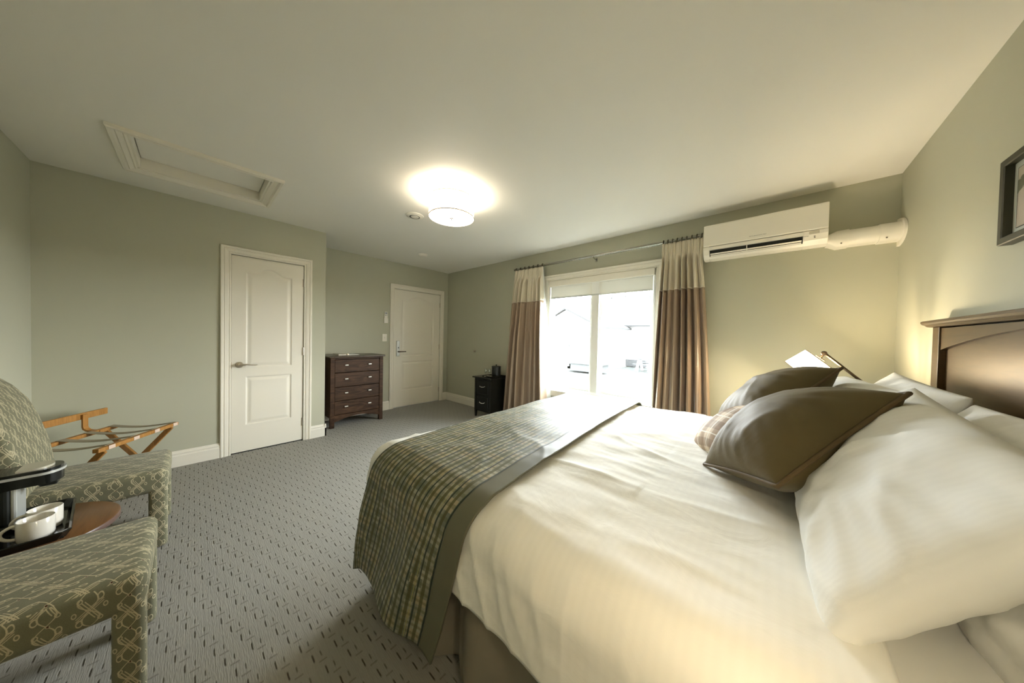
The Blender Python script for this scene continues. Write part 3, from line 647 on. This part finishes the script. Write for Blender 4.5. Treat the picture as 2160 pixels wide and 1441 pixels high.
for k, (gx, gy, lb) in enumerate(((.752, 2.570, 'clear stemmed glass nearest the drawer side of the black nightstand'), (.800, 2.602, 'clear stemmed glass right against the ice bucket'))):
    b = B(); lathe(b, [(0, 0), (.020, 0), (.020, .002), (.004, .006), (.0035, .030), (.012, .040), (.020, .060), (.021, .085), (.016, .108), (.0148, .108), (.0195, .084), (.018, .060), (.009, .042), (0, .038)], (gx, gy, nz_+.0152), 20)
    o = obj('drinking_glass', b, 'tumbler_glass', None, True, 40, origin=(gx, gy, nz_+.0152)); props(o, lb, 'glass', 'stemmed glasses on the small tray')
t = thing('ice_bucket', 'round black ice bucket with knobbed lid on the black nightstand', 'ice bucket', (.885, 2.665, nz_+.006))
c = (.885, 2.665, nz_+.006)
b = B(); lathe(b, [(0, 0), (.066, 0), (.068, .004), (.070, .150), (.072, .152), (0, .152)], c, 36); obj('bucket_body', b, 'black_plastic', t, True, 40)
b = B(); lathe(b, [(0, .153), (.073, .153), (.073, .160), (.066, .165), (0, .166)], c, 36); ld = obj('lid', b, 'black_plastic', t, True, 40)
b = B(); lathe(b, [(.004, .165), (.004, .170), (.011, .174), (.012, .182), (.007, .189), (0, .190)], c, 20); obj('knob', b, 'black_plastic', ld, True, 40)

# far bedside table (behind the bed) carrying the lamp; the near one stands outside the frame
nightstand('bedside_table', 'low black bedside table behind the bed under the lit lamp', 4.30, 4.66, 2.20, 2.58, .60, 'x', 'nightstand')
nightstand('bedside_table', 'low black bedside table on the near side of the headboard', 4.34, 4.66, -.45, -.09, .60, 'x', 'nightstand')
def bed_lamp(label, yb, en, s=1):
    t = thing('bedside_lamp', label, 'lamp', (4.47, yb, .60))
    b = B(); lathe(b, [(0, 0), (.075, 0), (.075, .012), (.02, .020), (.012, .03), (0, .03)], (4.50, yb, .60), 28); obj('base', b, 'dark_bronze', t, True, 40)
    b = B(); tube(b, [(4.50, yb, .62), (4.50, yb, .99)], .010, 12); obj('post', b, 'dark_bronze', t, True)
    b = B(); tube(b, [(4.50, yb, .99), (4.31, yb, 1.187)], .008, 12); obj('arm', b, 'dark_bronze', t, True)
    b = B(); lathe(b, [(0, -.014), (.014, -.012), (.016, 0), (.014, .012), (0, .014)], (4.303, yb, 1.192), 16, Matrix.Rotation(pi/2, 3, 'X')); obj('joint', b, 'dark_bronze', t, True, 40)
    axd = Vector((.69, 0, .72)).normalized(); R_ = axd.to_track_quat('Z', 'Y').to_matrix(); bc = Vector((4.186, yb, 1.054)); tcn = bc+axd*.134
    b = B(); box(b, (-.028, -.004, -.004), (.028, .004, .004), .002, rot=Matrix.Rotation(.72, 3, 'Y')); bmesh.ops.translate(b, verts=b.verts, vec=tcn+axd*.012); tube(b, [(4.303, yb, 1.188), tcn+axd*.012], .006, 8); obj('bracket', b, 'dark_bronze', t)
    b = B(); lathe(b, [(.100, 0), (.088, .134), (.086, .134), (.098, 0), (.100, 0)], bc, 48, R_); obj('lamp_shade', b, 'lamp_shade_lit', t, True, 40)
    for h, r in ((-.002, .1005), (.131, .0885)):
        b = B(); lathe(b, [(r-.004, h), (r+.001, h), (r+.001, h+.005), (r-.004, h+.005)], bc, 48, R_); obj('shade_trim', b, 'shade_trim', t, True, 40)
    b = B(); lathe(b, [(0, -.03), (.012, -.028), (.018, -.012), (.012, .01), (0, .012)], bc+axd*.07, 16, R_); obj('bulb', b, 'diffuser_lit', t, True)
    p = bc+axd*.06; l = light('lamp_glow', 'POINT', p, en, WARM, .03); l.parent = t; l.location = p-Vector(t.location)
bed_lamp('lit bedside lamp with a tilted shade beyond the far cushion', 2.35, 10)
bed_lamp('lit bedside lamp with a tilted shade at the near corner of the headboard', -.27, 2.5)

# ================================================================== LUGGAGE RACK
dv = Vector((.849, -.529, 0)); nv_ = Vector((.529, .849, 0)); F0 = Vector((.388, -.574, .5)); R0 = F0-nv_*.375
t = thing('luggage_rack', 'folding honey oak luggage rack with webbing straps against the far wall', 'luggage rack', tuple((F0+R0)/2+dv*.29-Vector((0, 0, .5))))
def bar(bm, p, q, w, h, bev=.004, side=None):                     # rectangular bar from p to q
    p, q = Vector(p), Vector(q); d = (q-p); ln = d.length; d.normalize(); s = (side or Vector((0, 0, 1)).cross(d)).normalized(); up = d.cross(s)
    R_ = Matrix((d, s, up)).transposed(); g = B(); box(g, (-ln/2, -w/2, -h/2), (ln/2, w/2, h/2), bev)
    me = bpy.data.meshes.new('tmp'); bmesh.ops.transform(g, matrix=Matrix.Translation((p+q)/2) @ R_.to_4x4(), verts=g.verts); g.to_mesh(me); g.free(); bm.from_mesh(me); bpy.data.meshes.remove(me)
RL = .60
for p in (F0, R0):
    b = B(); bar(b, p-Vector((0, 0, .016)), p+dv*RL-Vector((0, 0, .016)), .032, .026); obj('rail', b, 'honey_oak', t)
for tt in (.05, RL-.05):
    for a, c, o in ((F0, R0, 0), (R0, F0, .02)):
        b = B(); sgn = 1 if tt < .3 else -1; off = dv*(tt+o*sgn); bar(b, a+off-Vector((0, 0, .03)), c+off-Vector((0, 0, .492)), .018, .034, side=dv); obj('leg', b, 'honey_oak', t)
for a in (F0, R0):
    b = B(); p = a.lerp(F0 if a is R0 else R0, .82); bar(b, p+dv*.05-Vector((0, 0, .42)), p+dv*(RL-.05)-Vector((0, 0, .42)), .02, .02); obj('stretcher', b, 'honey_oak', t)
bs = R0-nv_*.095-dv*.054+Vector((0, 0, .102)); b = B(); bar(b, bs, bs+dv*(RL+.05), .018, .048); obj('back_board', b, 'honey_oak', t)
for tt in (.10, RL-.12):
    b = B(); q = R0+dv*tt; pts = [(.02, -.016), (-.04, -.016), (-.062, -.010), (-.078, .004), (-.083, .022), (-.083, .115), (-.073, .115), (-.073, .024), (-.068, .010), (-.056, -.001), (-.038, -.006), (.02, -.006)]
    prism(b, pts, q, nv_, (0, 0, 1), dv*.034); fixn(b); obj('back_support', b, 'honey_oak', t)
for tt in (.012, .175, .335, .50):
    b = B(); a, c = F0+dv*tt, R0+dv*tt
    grid(b, 14, 1, lambda u, v: a.lerp(c, u)+dv*(.045*v)+Vector((0, 0, -.001-.024*sin(pi*u)*.8)))
    r = bmesh.ops.extrude_face_region(b, geom=b.faces[:]); bmesh.ops.translate(b, verts=[g for g in r['geom'] if isinstance(g, bmesh.types.BMVert)], vec=(0, 0, .003)); fixn(b)
    s = obj('strap', b, 'strap_webbing', t)
    b = B(); bar(b, a+nv_*.0175+dv*.002-Vector((0, 0, .014)), a+nv_*.0175+dv*.043-Vector((0, 0, .014)), .002, .024, .0005); obj('strap_tab', b, 'strap_label', s)

# ================================================================== CHAIRS
def upholster(bm, bev=.02, seg=4):
    fixn(bm); bmesh.ops.bevel(bm, geom=bm.edges[:], offset=bev, segments=seg, profile=.5, affect='EDGES', clamp_overlap=True)
def make_chair(label):
    t = thing('slipper_chair', label, 'chair', (0, 0, 0), 0, 'patterned slipper chairs by the round table')
    w = .2325
    b = B(); box(b, (-w, .16, .325), (w, .685, .452), .034, 5); bmesh.ops.subdivide_edges(b, edges=b.edges[:], cuts=2, use_grid_fill=True)
    for v in b.verts:
        if v.co.z > .40: v.co.z += .010*max(0, 1-(v.co.x/w)**2)*max(0, 1-((v.co.y-.42)/.27)**2)
    bm_ = obj('seat', b, 'scroll_chair_fabric', t, True, 60, True)
    b = B(); pr = [(.02, .32), (.002, .60), (.0, .90), (.010, .955), (.035, .990), (.066, .999), (.098, .985), (.132, .945), (.175, .868), (.208, .76), (.238, .62), (.256, .47), (.262, .32)]
    prism(b, pr, (-w+.0, 0, 0), (0, 1, 0), (0, 0, 1), (2*w, 0, 0)); fixn(b)
    es = [e for e in b.edges if abs(e.verts[0].co.x-e.verts[1].co.x) < 1e-5]
    bmesh.ops.bevel(b, geom=es, offset=.022, segments=4, profile=.5, affect='EDGES'); obj('backrest', b, 'scroll_chair_fabric', t, True, 50, True)
    for sx in (-1, 1):
        for y0, y1 in ((.612, .682), (.022, .082)):
            b = B(); x0, x1 = sorted((sx*w*.992, sx*(w-.068))); box(b, (x0, y0, .004), (x1, y1, .36), .016, 3); obj('leg', b, 'scroll_chair_fabric', t, True, 50, True)
    return t
ch = make_chair('olive slipper chair with cream scroll embroidery nearest the luggage rack')
c2 = copy_tree(ch); c2['label'] = 'olive slipper chair with cream scroll embroidery in the bottom left corner'
ch.location = (1.2175, -1.262, 0); c2.location = (2.262, -1.268, 0)

# ================================================================== ROUND TABLE AND TRAY
TC = Vector((1.755, -.95, 0)); TZ = .405
t = thing('side_table', 'small round cherry wood side table between the two slipper chairs', 'table', tuple(TC))
b = B(); lathe(b, [(0, TZ), (.232, TZ), (.238, TZ-.004), (.238, TZ-.006)], TC, 64); lathe(b, [(0, TZ-.03), (.234, TZ-.03), (.237, TZ-.028)], TC, 64); fixn(b); obj('tabletop', b, 'cherry_table_top', t, True, 40)
b = B(); lathe(b, [(.2372, TZ-.029), (.240, TZ-.025), (.240, TZ-.008), (.2372, TZ-.004)], TC, 64); obj('edge_band', b, 'table_edge', t, True, 40)
b = B(); lathe(b, [(.024, TZ-.03), (.024, .10), (.035, .06), (.0, .05)], TC, 24); fixn(b); obj('pedestal', b, 'cherry_table_top', t, True, 40)
for k in range(4):
    a = pi/4+k*pi/2; b = B(); bar(b, TC+Vector((.02*cos(a), .02*sin(a), .09)), TC+Vector((.19*cos(a), .19*sin(a), .022)), .035, .03); obj('foot', b, 'cherry_table_top', t)
RT = Matrix.Rotation(radians(7), 4, 'Z'); TRC = Vector((1.752, -.975, TZ+.0005))
def tr(p): return tuple(TRC+RT.to_3x3()@Vector(p))
b = B(); hw_, hd = .195, .135
box(b, (-hw_+.012, -hd+.012, 0), (hw_-.012, hd-.012, .006), .002)
rows = []
for o, z in ((-.014, .006), (-.002, .032), (.004, .034), (.006, .030), (-.008, 0)):
    rows.append([b.verts.new((sx*(hw_+o)-(.02*sx if cx else 0), sy*(hd+o)-(0 if cx else .02*sy), z)) for sx, sy, cx in ((1, 1, 1), (1, 1, 0), (1, -1, 0), (1, -1, 1), (-1, -1, 1), (-1, -1, 0), (-1, 1, 0), (-1, 1, 1))])
for r0, r1 in zip(rows, rows[1:]):
    for k in range(8): b.faces.new((r0[k], r0[(k+1) % 8], r1[(k+1) % 8], r1[k]))
bmesh.ops.transform(b, matrix=Matrix.Translation(TRC) @ RT, verts=b.verts)
o = obj('serving_tray', b, 'gloss_black', None, origin=tuple(TRC)); props(o, 'glossy black serving tray on the round side table', 'tray')
def mug(loc, label):
    t = thing('coffee_mug', label, 'mug', loc, 0, 'white mugs on the black tray')
    c = Vector(loc); R_ = .0425
    b = B(); lathe(b, [(0, .002), (.036, 0), (.040, .004), (R_, .02), (R_, .084), (R_-.0015, .086), (R_-.0035, .084), (R_-.004, .02), (R_-.008, .007), (0, .006)], c, 40); fixn(b); obj('cup', b, 'white_ceramic', t, True, 50)
    pts = [c+Vector((0, -R_+.003-.034*sin(a)*1.0, .045+.027*cos(a))) for a in [pi*k/14 for k in range(15)]]
    b = B(); tube(b, pts, .0055, 10); obj('handle', b, 'white_ceramic', t, True)
MZ = TZ+.0068
mug((1.868, -.900, MZ), 'white coffee mug standing nearest the edge of the black tray'); mug((1.772, -.898, MZ), 'white coffee mug standing behind the front mug beside the brewer')
# coffee brewer
def cp(x, y, z): return (x, y, z+MZ)
t = thing('coffee_maker', 'black single-serve coffee maker with a silver band on the round table', 'coffee maker', (1.66, -1.0, MZ))
b = B(); box(b, (1.595, -1.09, MZ), (1.722, -.885, MZ+.022), .010, 3); obj('base', b, 'black_plastic', t)
b = B(); box(b, (1.60, -1.092, MZ+.02), (1.718, -.985, MZ+.19), .014, 3); obj('water_tank', b, 'black_plastic', t)
b = B(); box(b, (1.606, -.987, MZ+.02), (1.712, -.972, MZ+.185), .006, 2); obj('front_panel', b, 'silver_plastic', t)
def ell(bm, x0, x1, y0, y1, z0, z1, n=28):                        # slab with a rounded nose at +y
    cx = (x0+x1)/2; w = (x1-x0)/2; pts = [(x0, y0)]+[(cx-w*cos(pi*k/n), y1-w*.75+w*.75*sin(pi*k/n)) for k in range(n+1)]+[(x1, y0)]
    prism(bm, pts, (0, 0, z0), (1, 0, 0), (0, 1, 0), (0, 0, z1-z0)); fixn(bm)
b = B(); ell(b, 1.592, 1.724, -1.095, -.872, MZ+.172, MZ+.212); obj('brew_head', b, 'gloss_black', t, True, 35)
b = B(); ell(b, 1.588, 1.728, -1.098, -.867, MZ+.212, MZ+.222); obj('silver_band', b, 'silver_plastic', t, True, 35)
b = B(); ell(b, 1.592, 1.724, -1.095, -.873, MZ+.222, MZ+.234); obj('lid', b, 'gloss_black', t, True, 35)
b = B(); ell(b, 1.605, 1.711, -.975, -.895, MZ+.234, MZ+.243); obj('pod_cover', b, 'smoke_lid', t, True, 35)
b = B(); box(b, (1.635, -.93, MZ+.150), (1.683, -.885, MZ+.173), .006); obj('nozzle', b, 'black_plastic', t)
b = B(); box(b, (1.835, -1.035, MZ), (1.880, -.982, MZ+.040), .006); o = obj('sweetener_packet', b, 'amber_pack', None, origin=(1.857, -1.01, MZ)); props(o, 'small amber packet on the black tray left of the mugs', 'packet')

# ================================================================== BED
BXI0, BXI1, BYI0, BYI1, BR, BZ = 2.63, 4.62, .215, 1.985, .11, .700
def drape(x, y, off=0.0, hang=0.0, top=BZ):
    cx = min(max(x, BXI0), 9); cy = min(max(y, BYI0), BYI1); ox, oy = x-cx, y-cy; d = sqrt(ox*ox+oy*oy)
    if d < 1e-9: return Vector((x, y, top+off)), Vector((0, 0, 1)), 0
    ux, uy = ox/d, oy/d; r = BR+off; arc = BR*pi/2
    if d < arc:
        a = d/BR; return Vector((cx+ux*r*sin(a), cy+uy*r*sin(a), top-BR+r*cos(a))), Vector((ux*sin(a), uy*sin(a), cos(a))), d
    e = d-arc; h = r+hang*e
    return Vector((cx+ux*h, cy+uy*h, top-BR-e)), Vector((ux, uy, 0)), d
def fb(p, s, oc=3): return noise.fractal(Vector(p)*s, .9, 2.1, oc)
def ridge(p, s): return 1-abs(noise.noise(Vector(p)*s))*2.2
t = thing('bed', 'king bed with a dark wooden headboard and taupe skirt', 'bed', (3.6, 1.1, 0))
b = B(); box(b, (2.62, .19, .34), (4.62, 2.01, .672), .07, 4); obj('mattress', b, 'white_pillow_cotton', t, True, 40)
b = B(); box(b, (2.63, .21, .10), (4.62, 1.99, .34), .01); obj('box_spring', b, 'skirt_taupe_satin', t)
for x_, y_ in ((2.75, .32), (2.75, 1.88), (4.5, .32), (4.5, 1.88)):
    b = B(); box(b, (x_-.03, y_-.03, 0), (x_+.03, y_+.03, .10)); obj('leg', b, 'black_plastic', t)
path = [(4.62, .165), (2.585, .165), (2.585, 2.035), (4.62, 2.035)]; seg_l = [2.035, 1.87, 2.035]
def skirt(u, v):
    s = u*sum(seg_l); k = 0
    while k < 2 and s > seg_l[k]: s -= seg_l[k]; k += 1
    p, q = Vector((*path[k], 0)), Vector((*path[k+1], 0)); d = (q-p).normalized(); n = Vector((d.y, -d.x, 0))*-1
    pos = p+d*s; z = .36-(.352)*v; g = u*sum(seg_l)
    am = .014+.030*v; w = sin(g*19+1.6*sin(g*4))*am + .022*v*fb((g*3, v, 4), 1.4)
    fl = (g/.40) % 1; w -= .022*math.exp(-((fl-.5)/.03)**2)*(.4+.6*v)
    return pos-n*(w+.006*0)-n*(.012*v)
def skirt2(u, v): p = skirt(u, v); p.z = .36-.352*v; return p
b = B(); grid(b, 520, 14, skirt2); o = obj('bed_skirt', b, 'skirt_taupe_satin', t, True)
# headboard
HBX = 4.644; HY0_, HY1_ = .165, 2.035
for y0, y1 in ((HY0_, HY0_+.075), (HY1_-.075, HY1_)):
    b = B(); box(b, (HBX, y0, 0), (L-.002, y1, 1.352), .003); obj('headboard_post', b, 'espresso_headboard', t)
b = B(); box(b, (HBX+.022, HY0_+.07, .35), (HBX+.036, HY1_-.07, 1.33)); obj('headboard_panel', b, 'espresso_headboard', t)
hy0, hy1 = HY0_+.075, HY1_-.075; n = 40
pts = [(hy0, 1.345), (hy0, 1.238)]+[(hy0+(hy1-hy0)*k/n, 1.238+.092*sin(pi*k/n)**.9) for k in range(1, n)]+[(hy1, 1.238), (hy1, 1.345)]
b = B(); prism(b, pts, (HBX+.006, 0, 0), (0, 1, 0), (0, 0, 1), (.018, 0, 0)); fixn(b); obj('arched_rail', b, 'espresso_headboard', t)
b = B(); prism(b, [(-.002, 1.352), (-.010, 1.354), (-.018, 1.362), (-.024, 1.364), (-.030, 1.372), (-.030, 1.380), (-.024, 1.384), (.048, 1.384), (.048, 1.352)], (HBX, HY0_-.035, 0), (1, 0, 0), (0, 0, 1), (0, HY1_-HY0_+.07, 0)); fixn(b); obj('headboard_cap', b, 'espresso_headboard', t)

# duvet
NX, NY = 210, 240; DX_A, DX_B, DD = BXI0-.36, 4.20, .345
def duvet_pt(u, v):
    x = DX_A+(DX_B-DX_A)*u; y = (BYI0-DD)+(BYI1-BYI0+2*DD)*v
    p, n, d = drape(x, y, .008, .02)
    sd = min(1, d/.2)
    w = .012*fb((x, y, 0), 2.2) + .008*max(0, ridge((x*.6+y*.5, y*1.3, 3), 2.6))**4 + .004*fb((x*.5, y*2, 7), 6)
    if d > 0:
        along = x if abs(y-min(max(y, BYI0), BYI1)) > 1e-6 else y
        w += sd*(.013*noise.noise(Vector((along*4.5+d*1.2, d*1.2, 2)))+.008*max(0, ridge((along*3.6-d*1.4, d*.6, 5), 2.2))**3)
    crown = .022*max(0, 1-((y-1.1)/1.0)**2)*max(0, min(1, (x-2.5)/.5))
    if x > 3.7: w *= .6
    return p+n*w+Vector((0, 0, crown))
b = B(); grid(b, NX, NY, duvet_pt, lambda u, v: (DX_A+(DX_B-DX_A)*u, v*(BYI1-BYI0+2*DD)))
o = obj('duvet', b, 'white_duvet_cotton', None, True, origin=(3.4, 1.1, .7)); props(o, 'puffy white striped cotton duvet spread over the bed', 'duvet')
md = o.modifiers.new('thick', 'SOLIDIFY'); md.thickness = .012; md.offset = -1
# runner
t = thing('bed_runner', 'green plaid satin runner with a plain border draped over the foot of the bed', 'bed runner', (3.0, 1.1, .7))
SY0, SY1 = BYI0-.173-.43, BYI1+.173+.30
def runner_pt(f, v):                                              # f 0..1 along bed, v across
    y = SY0+(SY1-SY0)*v; dn = max(0, BYI0-y)
    near = (BYI1-y)/(BYI1-BYI0); near = min(1, max(0, near))
    xl = 2.585+.085*near-.27*max(0, dn-.04)+.03*max(0, dn-.3); xr = 3.235+.125*near-.26*max(0, dn-.05)
    x = xl+(xr-xl)*f
    p, n, d = drape(x, y, .024, .10)
    w = .005*fb((x, y, 11), 3.5)+.0035*max(0, ridge((x*1.2, y*.7, 9), 3.5))**3
    if dn > .1: w += min(1, (dn-.1)/.35)*(.022*sin(f*9+dn*3.0+.5)+.012*noise.noise(Vector((f*5, dn*2.5, 1))))
    crown = .022*max(0, 1-((y-1.1)/1.0)**2)*max(0, min(1, (x-2.5)/.5))
    return p+n*w+Vector((0, 0, crown))
for nm, f0, f1, nf, mt in (('plaid_panel', 0, .885, 90, 'green_plaid_runner'), ('satin_border', .885, 1, 14, 'runner_border_satin')):
    b = B(); grid(b, nf, 300, lambda u, v: runner_pt(f0+(f1-f0)*u, v), lambda u, v: (SY0+(SY1-SY0)*v, (f0+(f1-f0)*u)*.66))
    o = obj(nm, b, mt, t, True); md = o.modifiers.new('thick', 'SOLIDIFY'); md.thickness = .004 if nf > 20 else .007; md.offset = 1

# pillows and cushions
def pillow(name, label, cat, mat, center, ex, ey, w, h, th, seed, group=None, wr=.010, pip=None, corner=.10, uvs=1, flange=0, p=.46, q=2.0):
    ex, ey = Vector(ex).normalized(), Vector(ey); ey = (ey-ex*ey.dot(ex)).normalized(); ez = ex.cross(ey); c = Vector(center); n = 56
    t = thing(name, label, cat, tuple(c), 0, group) if pip else None
    def outl(u, v):
        kx = 1-corner*(1-abs(v)**2.0)*abs(u)**3*.55; ky = 1-corner*(1-abs(u)**2.0)*abs(v)**3*.55
        return u*w/2*kx, v*h/2*ky
    def surf(s):
        def f(a, bb):
            u, v = 2*a-1, 2*bb-1; u = sin(u*pi/2)*.5+u*.5; v = sin(v*pi/2)*.5+v*.5
            X_, Y_ = outl(u, v); prf = max(0, (1-abs(u)**q)*(1-abs(v)**q))**p
            qv = Vector((X_*3, Y_*3, seed*3.7+s))
            zz_ = th/2*prf + prf*wr*(fb(qv, 1.3)+.8*max(0, ridge((qv.x*.7, qv.y*1.5, qv.z), 1.1))**3+.7*max(0, ridge((qv.x*1.6, qv.y*.8, qv.z+9), 1.2))**4)
            e = max(abs(u), abs(v)); rad = math.atan2(v, u)
            zz_ += wr*.45*sin(rad*22+seed)*max(0, (e-.45))*max(0, 1-e)*4
            return c+ex*X_+ey*Y_+ez*zz_*s
        return f
    b = B(); uvf = lambda a, bb: (a*w*uvs, bb*h*uvs)
    grid(b, n, n, surf(1), uvf); grid(b, n, n, surf(-1), uvf); bmesh.ops.remove_doubles(b, verts=b.verts, dist=.0004); fixn(b)
    if pip:
        o = obj('cover', b, mat, t, True)
        pts = []
        for k in range(4*24):
            s = k/24; i = int(s); f = s-i; q = [(-1+2*f, -1), (1, -1+2*f), (1-2*f, 1), (-1, 1-2*f)][i]; X_, Y_ = outl(*q); pts.append(c+ex*X_*1.006+ey*Y_*1.006)
        pts.append(pts[0]); b = B(); tube(b, pts, .0065, 8, False); obj('piping', b, pip, t, True)
        return t
    o = obj(name, b, mat, None, True, origin=tuple(c)); props(o, label, cat, group); return o
G = 'white bed pillows leaning on the headboard'
sl = (.24, 0, .35)
pillow('bed_pillow', 'white bed pillow in front on the near side of the bed', 'pillow', 'white_pillow_cotton', (4.262, .74, .900), (-.02, -1, -.07), (.24, -.03, .34), .88, .45, .19, 1, G, .018, q=2.4, corner=.05)
pillow('bed_pillow', 'white bed pillow in front on the window side behind the cushions', 'pillow', 'white_pillow_cotton', (4.255, 1.63, .885), (0.04, -1, 0.02), sl, .82, .47, .20, 2, G, .026, q=2.4, corner=.05)
pillow('bed_pillow', 'white bed pillow against the headboard on the near side', 'pillow', 'white_pillow_cotton', (4.455, .80, .855), (.02, -1, .02), (.18, 0, .42), .90, .48, .16, 3, G, .030, q=2.6, corner=.05)
pillow('bed_pillow', 'white bed pillow against the headboard on the window side', 'pillow', 'white_pillow_cotton', (4.45, 1.66, .875), (.0, -1, -.03), (.16, .02, .42), .80, .48, .16, 4, G, .030, q=2.6, corner=.05)
P1, P2, P4 = Vector((3.834, 1.011, .735)), Vector((4.07, .612, .87)), Vector((4.087, 1.23, .985))
cA = (P2+P4)/2
pillow('throw_cushion', 'square brown suede cushion with piping, front one nearest the camera', 'cushion', 'taupe_brown_cushion', cA, P2-P1, P4-P1, .45, .45, .255, 5, 'brown piped cushions on the bed', .010, 'cushion_piping', p=.55, q=2.5, corner=.08)
cB = cA+Vector((-.045, .60, .030)); cA = cA+Vector((-.022, -.022, .020))
pillow('throw_cushion', 'square brown suede cushion with piping behind the front one below the lamp', 'cushion', 'taupe_brown_cushion', cB, P2-P1, P4-P1, .44, .44, .22, 6, 'brown piped cushions on the bed', .010, 'cushion_piping', p=.55, q=2.5, corner=.08)
pillow('plaid_cushion', 'small tan plaid cushion wedged left of the two brown cushions', 'cushion', 'tan_plaid_cushion', (3.895, 1.27, .815), (.35, -.8, .28), (.50, .45, .62), .38, .32, .17, 7, None, .008, p=.5, q=2.4, corner=.06)

# ================================================================== OUTSIDE
GZ = -.6
b = B(); box(b, (-60, W+.16, GZ-.2), (60, 80, GZ)); struct('ground', b, 'lawn_grass')
b = B(); pts = [(-40, 23.0), (-10, 13.3), (-6, 12.1), (2, 15.6), (40, 22), (40, 17.5), (2, 12.2), (-6, 10.2), (-10, 10.4), (-40, 16)]
pts = [(-30, 9.0), (-6, 10.3), (0.5, 11.4), (30, 14), (30, 17.5), (0.5, 14.2), (-6, 12.1), (-30, 11)]
prism(b, pts, (0, 0, GZ), (1, 0, 0), (0, 1, 0), (0, 0, .02)); fixn(b); struct('gravel_road', b, 'road_gravel')
t = thing('house', 'white bungalow with a grey roof seen through the window', 'house', (-3, 22, GZ))
b = B(); box(b, (-14, 19.3, GZ), (5.2, 27, 2.2)); obj('wall', b, 'house_siding', t)
def roofslab(y0, z0, y1, z1, x0, x1, th=.12):
    b = B(); prism(b, [(y0, z0), (y1, z1), (y1, z1+th), (y0, z0+th)], (x0, 0, 0), (0, 1, 0), (0, 0, 1), (x1-x0, 0, 0)); fixn(b); return b
obj('roof', roofslab(18.9, 2.08, 23.2, 4.25, -14.4, 5.6), 'roof_shingle', t); obj('roof', roofslab(27.4, 2.08, 23.2, 4.25, -14.4, 5.6), 'roof_shingle', t)
b = B(); prism(b, [(19.3, 2.1), (27, 2.1), (23.2, 4.2)], (-14, 0, 0), (0, 1, 0), (0, 0, 1), (19.2, 0, 0)); fixn(b); obj('gable', b, 'house_siding', t)
b = B(); prism(b, [(-7.7, GZ), (-3.15, GZ), (-3.15, 1.95), (-5.1, 2.93), (-7.7, 1.65)], (0, 14.5, 0), (1, 0, 0), (0, 0, 1), (0, 5, 0)); fixn(b); obj('wing', b, 'house_siding', t)
for xa, za, xb, zb in ((-5.1, 2.96, -2.9, 1.86), (-5.1, 2.96, -8.0, 1.52)):
    b = B(); prism(b, [(xa, za), (xb, zb), (xb, zb+.12), (xa, za+.12)], (0, 14.3, 0), (1, 0, 0), (0, 0, 1), (0, 6, 0)); fixn(b); obj('wing_roof', b, 'roof_shingle', t)
for x0, x1, z0, z1 in ((-5.15, -4.85, 1.20, 1.58), (-4.50, -4.20, 1.24, 1.56), (-3.85, -3.55, 1.24, 1.56), (-5.18, -4.82, .72, 1.05)):
    b = B(); box(b, (x0, 14.44, z0), (x1, 14.5, z1)); obj('window', b, 'house_window', t)
b = B(); box(b, (-4.05, 13.2, -.12), (-2.2, 14.4, .02)); box(b, (-4.0, 13.25, -.5), (-2.3, 14.3, -.12)); d = obj('deck', b, 'deck_wood', t)
b = B()
for k in range(3): box(b, (-4.45-.12*k+.3, 13.4, -.45+.0), (-4.15-.12*k+.3, 14.2, -.02-.14*k))
obj('deck_step', b, 'deck_rail_white', t)
b = B(); box(b, (-3.6, 19.0, -.55), (-1.9, 19.3, -.1)); obj('crawl_space_door', b, 'house_window', t)
t = thing('picnic_table', 'pale picnic table on the grass outside the window', 'picnic table', (-1.25, 17, GZ))
b = B(); box(b, (-1.75, 16.7, GZ+.70), (-.75, 17.4, GZ+.76)); obj('table_top', b, 'deck_wood', t)
for y in (16.35, 17.65):
    b = B(); box(b, (-1.75, y-.12, GZ+.42), (-.75, y+.12, GZ+.46)); obj('bench', b, 'deck_wood', t)
for x in (-1.6, -.95):
    b = B(); bar(b, (x, 16.5, GZ), (x, 16.95, GZ+.72), .12, .12); bar(b, (x, 17.5, GZ), (x, 17.15, GZ+.72), .12, .12); obj('leg', b, 'ground_white', t)
def tree(x, y, h, seed, label):
    ro = random.Random(seed); t = thing('bare_tree', label, 'tree', (x, y, GZ), 0, 'bare trees behind the roof')
    b = B(); tube(b, [(x, y, GZ), (x+ro.uniform(-.2, .2), y, GZ+h*.5), (x+ro.uniform(-.4, .4), y, GZ+h)], [.22, .14, .03], 7); obj('trunk', b, 'bark_pale', t)
    b = B()
    def br(p, d, ln, r, k):
        q = p+d*ln; tube(b, [p, (p+q)/2+Vector((ro.uniform(-.1, .1), ro.uniform(-.1, .1), .08))*ln, q], [r, r*.7, r*.4], 5)
        if k:
            for _ in range(3): br(p.lerp(q, ro.uniform(.4, 1)), (d+Vector((ro.uniform(-.9, .9), ro.uniform(-.7, .7), ro.uniform(-.2, .7)))).normalized(), ln*.62, r*.5, k-1)
    for i in range(9):
        a = ro.uniform(0, 2*pi); br(Vector((x, y, GZ+h*ro.uniform(.3, .9))), Vector((cos(a), sin(a)*.6, ro.uniform(.2, .9))).normalized(), h*.15, .06, 3)
    obj('branches', b, 'bark_pale', t)
for i, (x, y, h) in enumerate(((-11.5, 36, 8.2), (-8.6, 33, 7.6), (-6.3, 35, 8.4), (-3.8, 34, 7.8), (-13.8, 34, 7.4))):
    tree(x, y, h, 20+i, 'pale leafless tree beyond the neighbouring roof, %s' % ('second from left', 'third from left', 'fourth from left', 'rightmost of the row', 'leftmost of the row')[i])
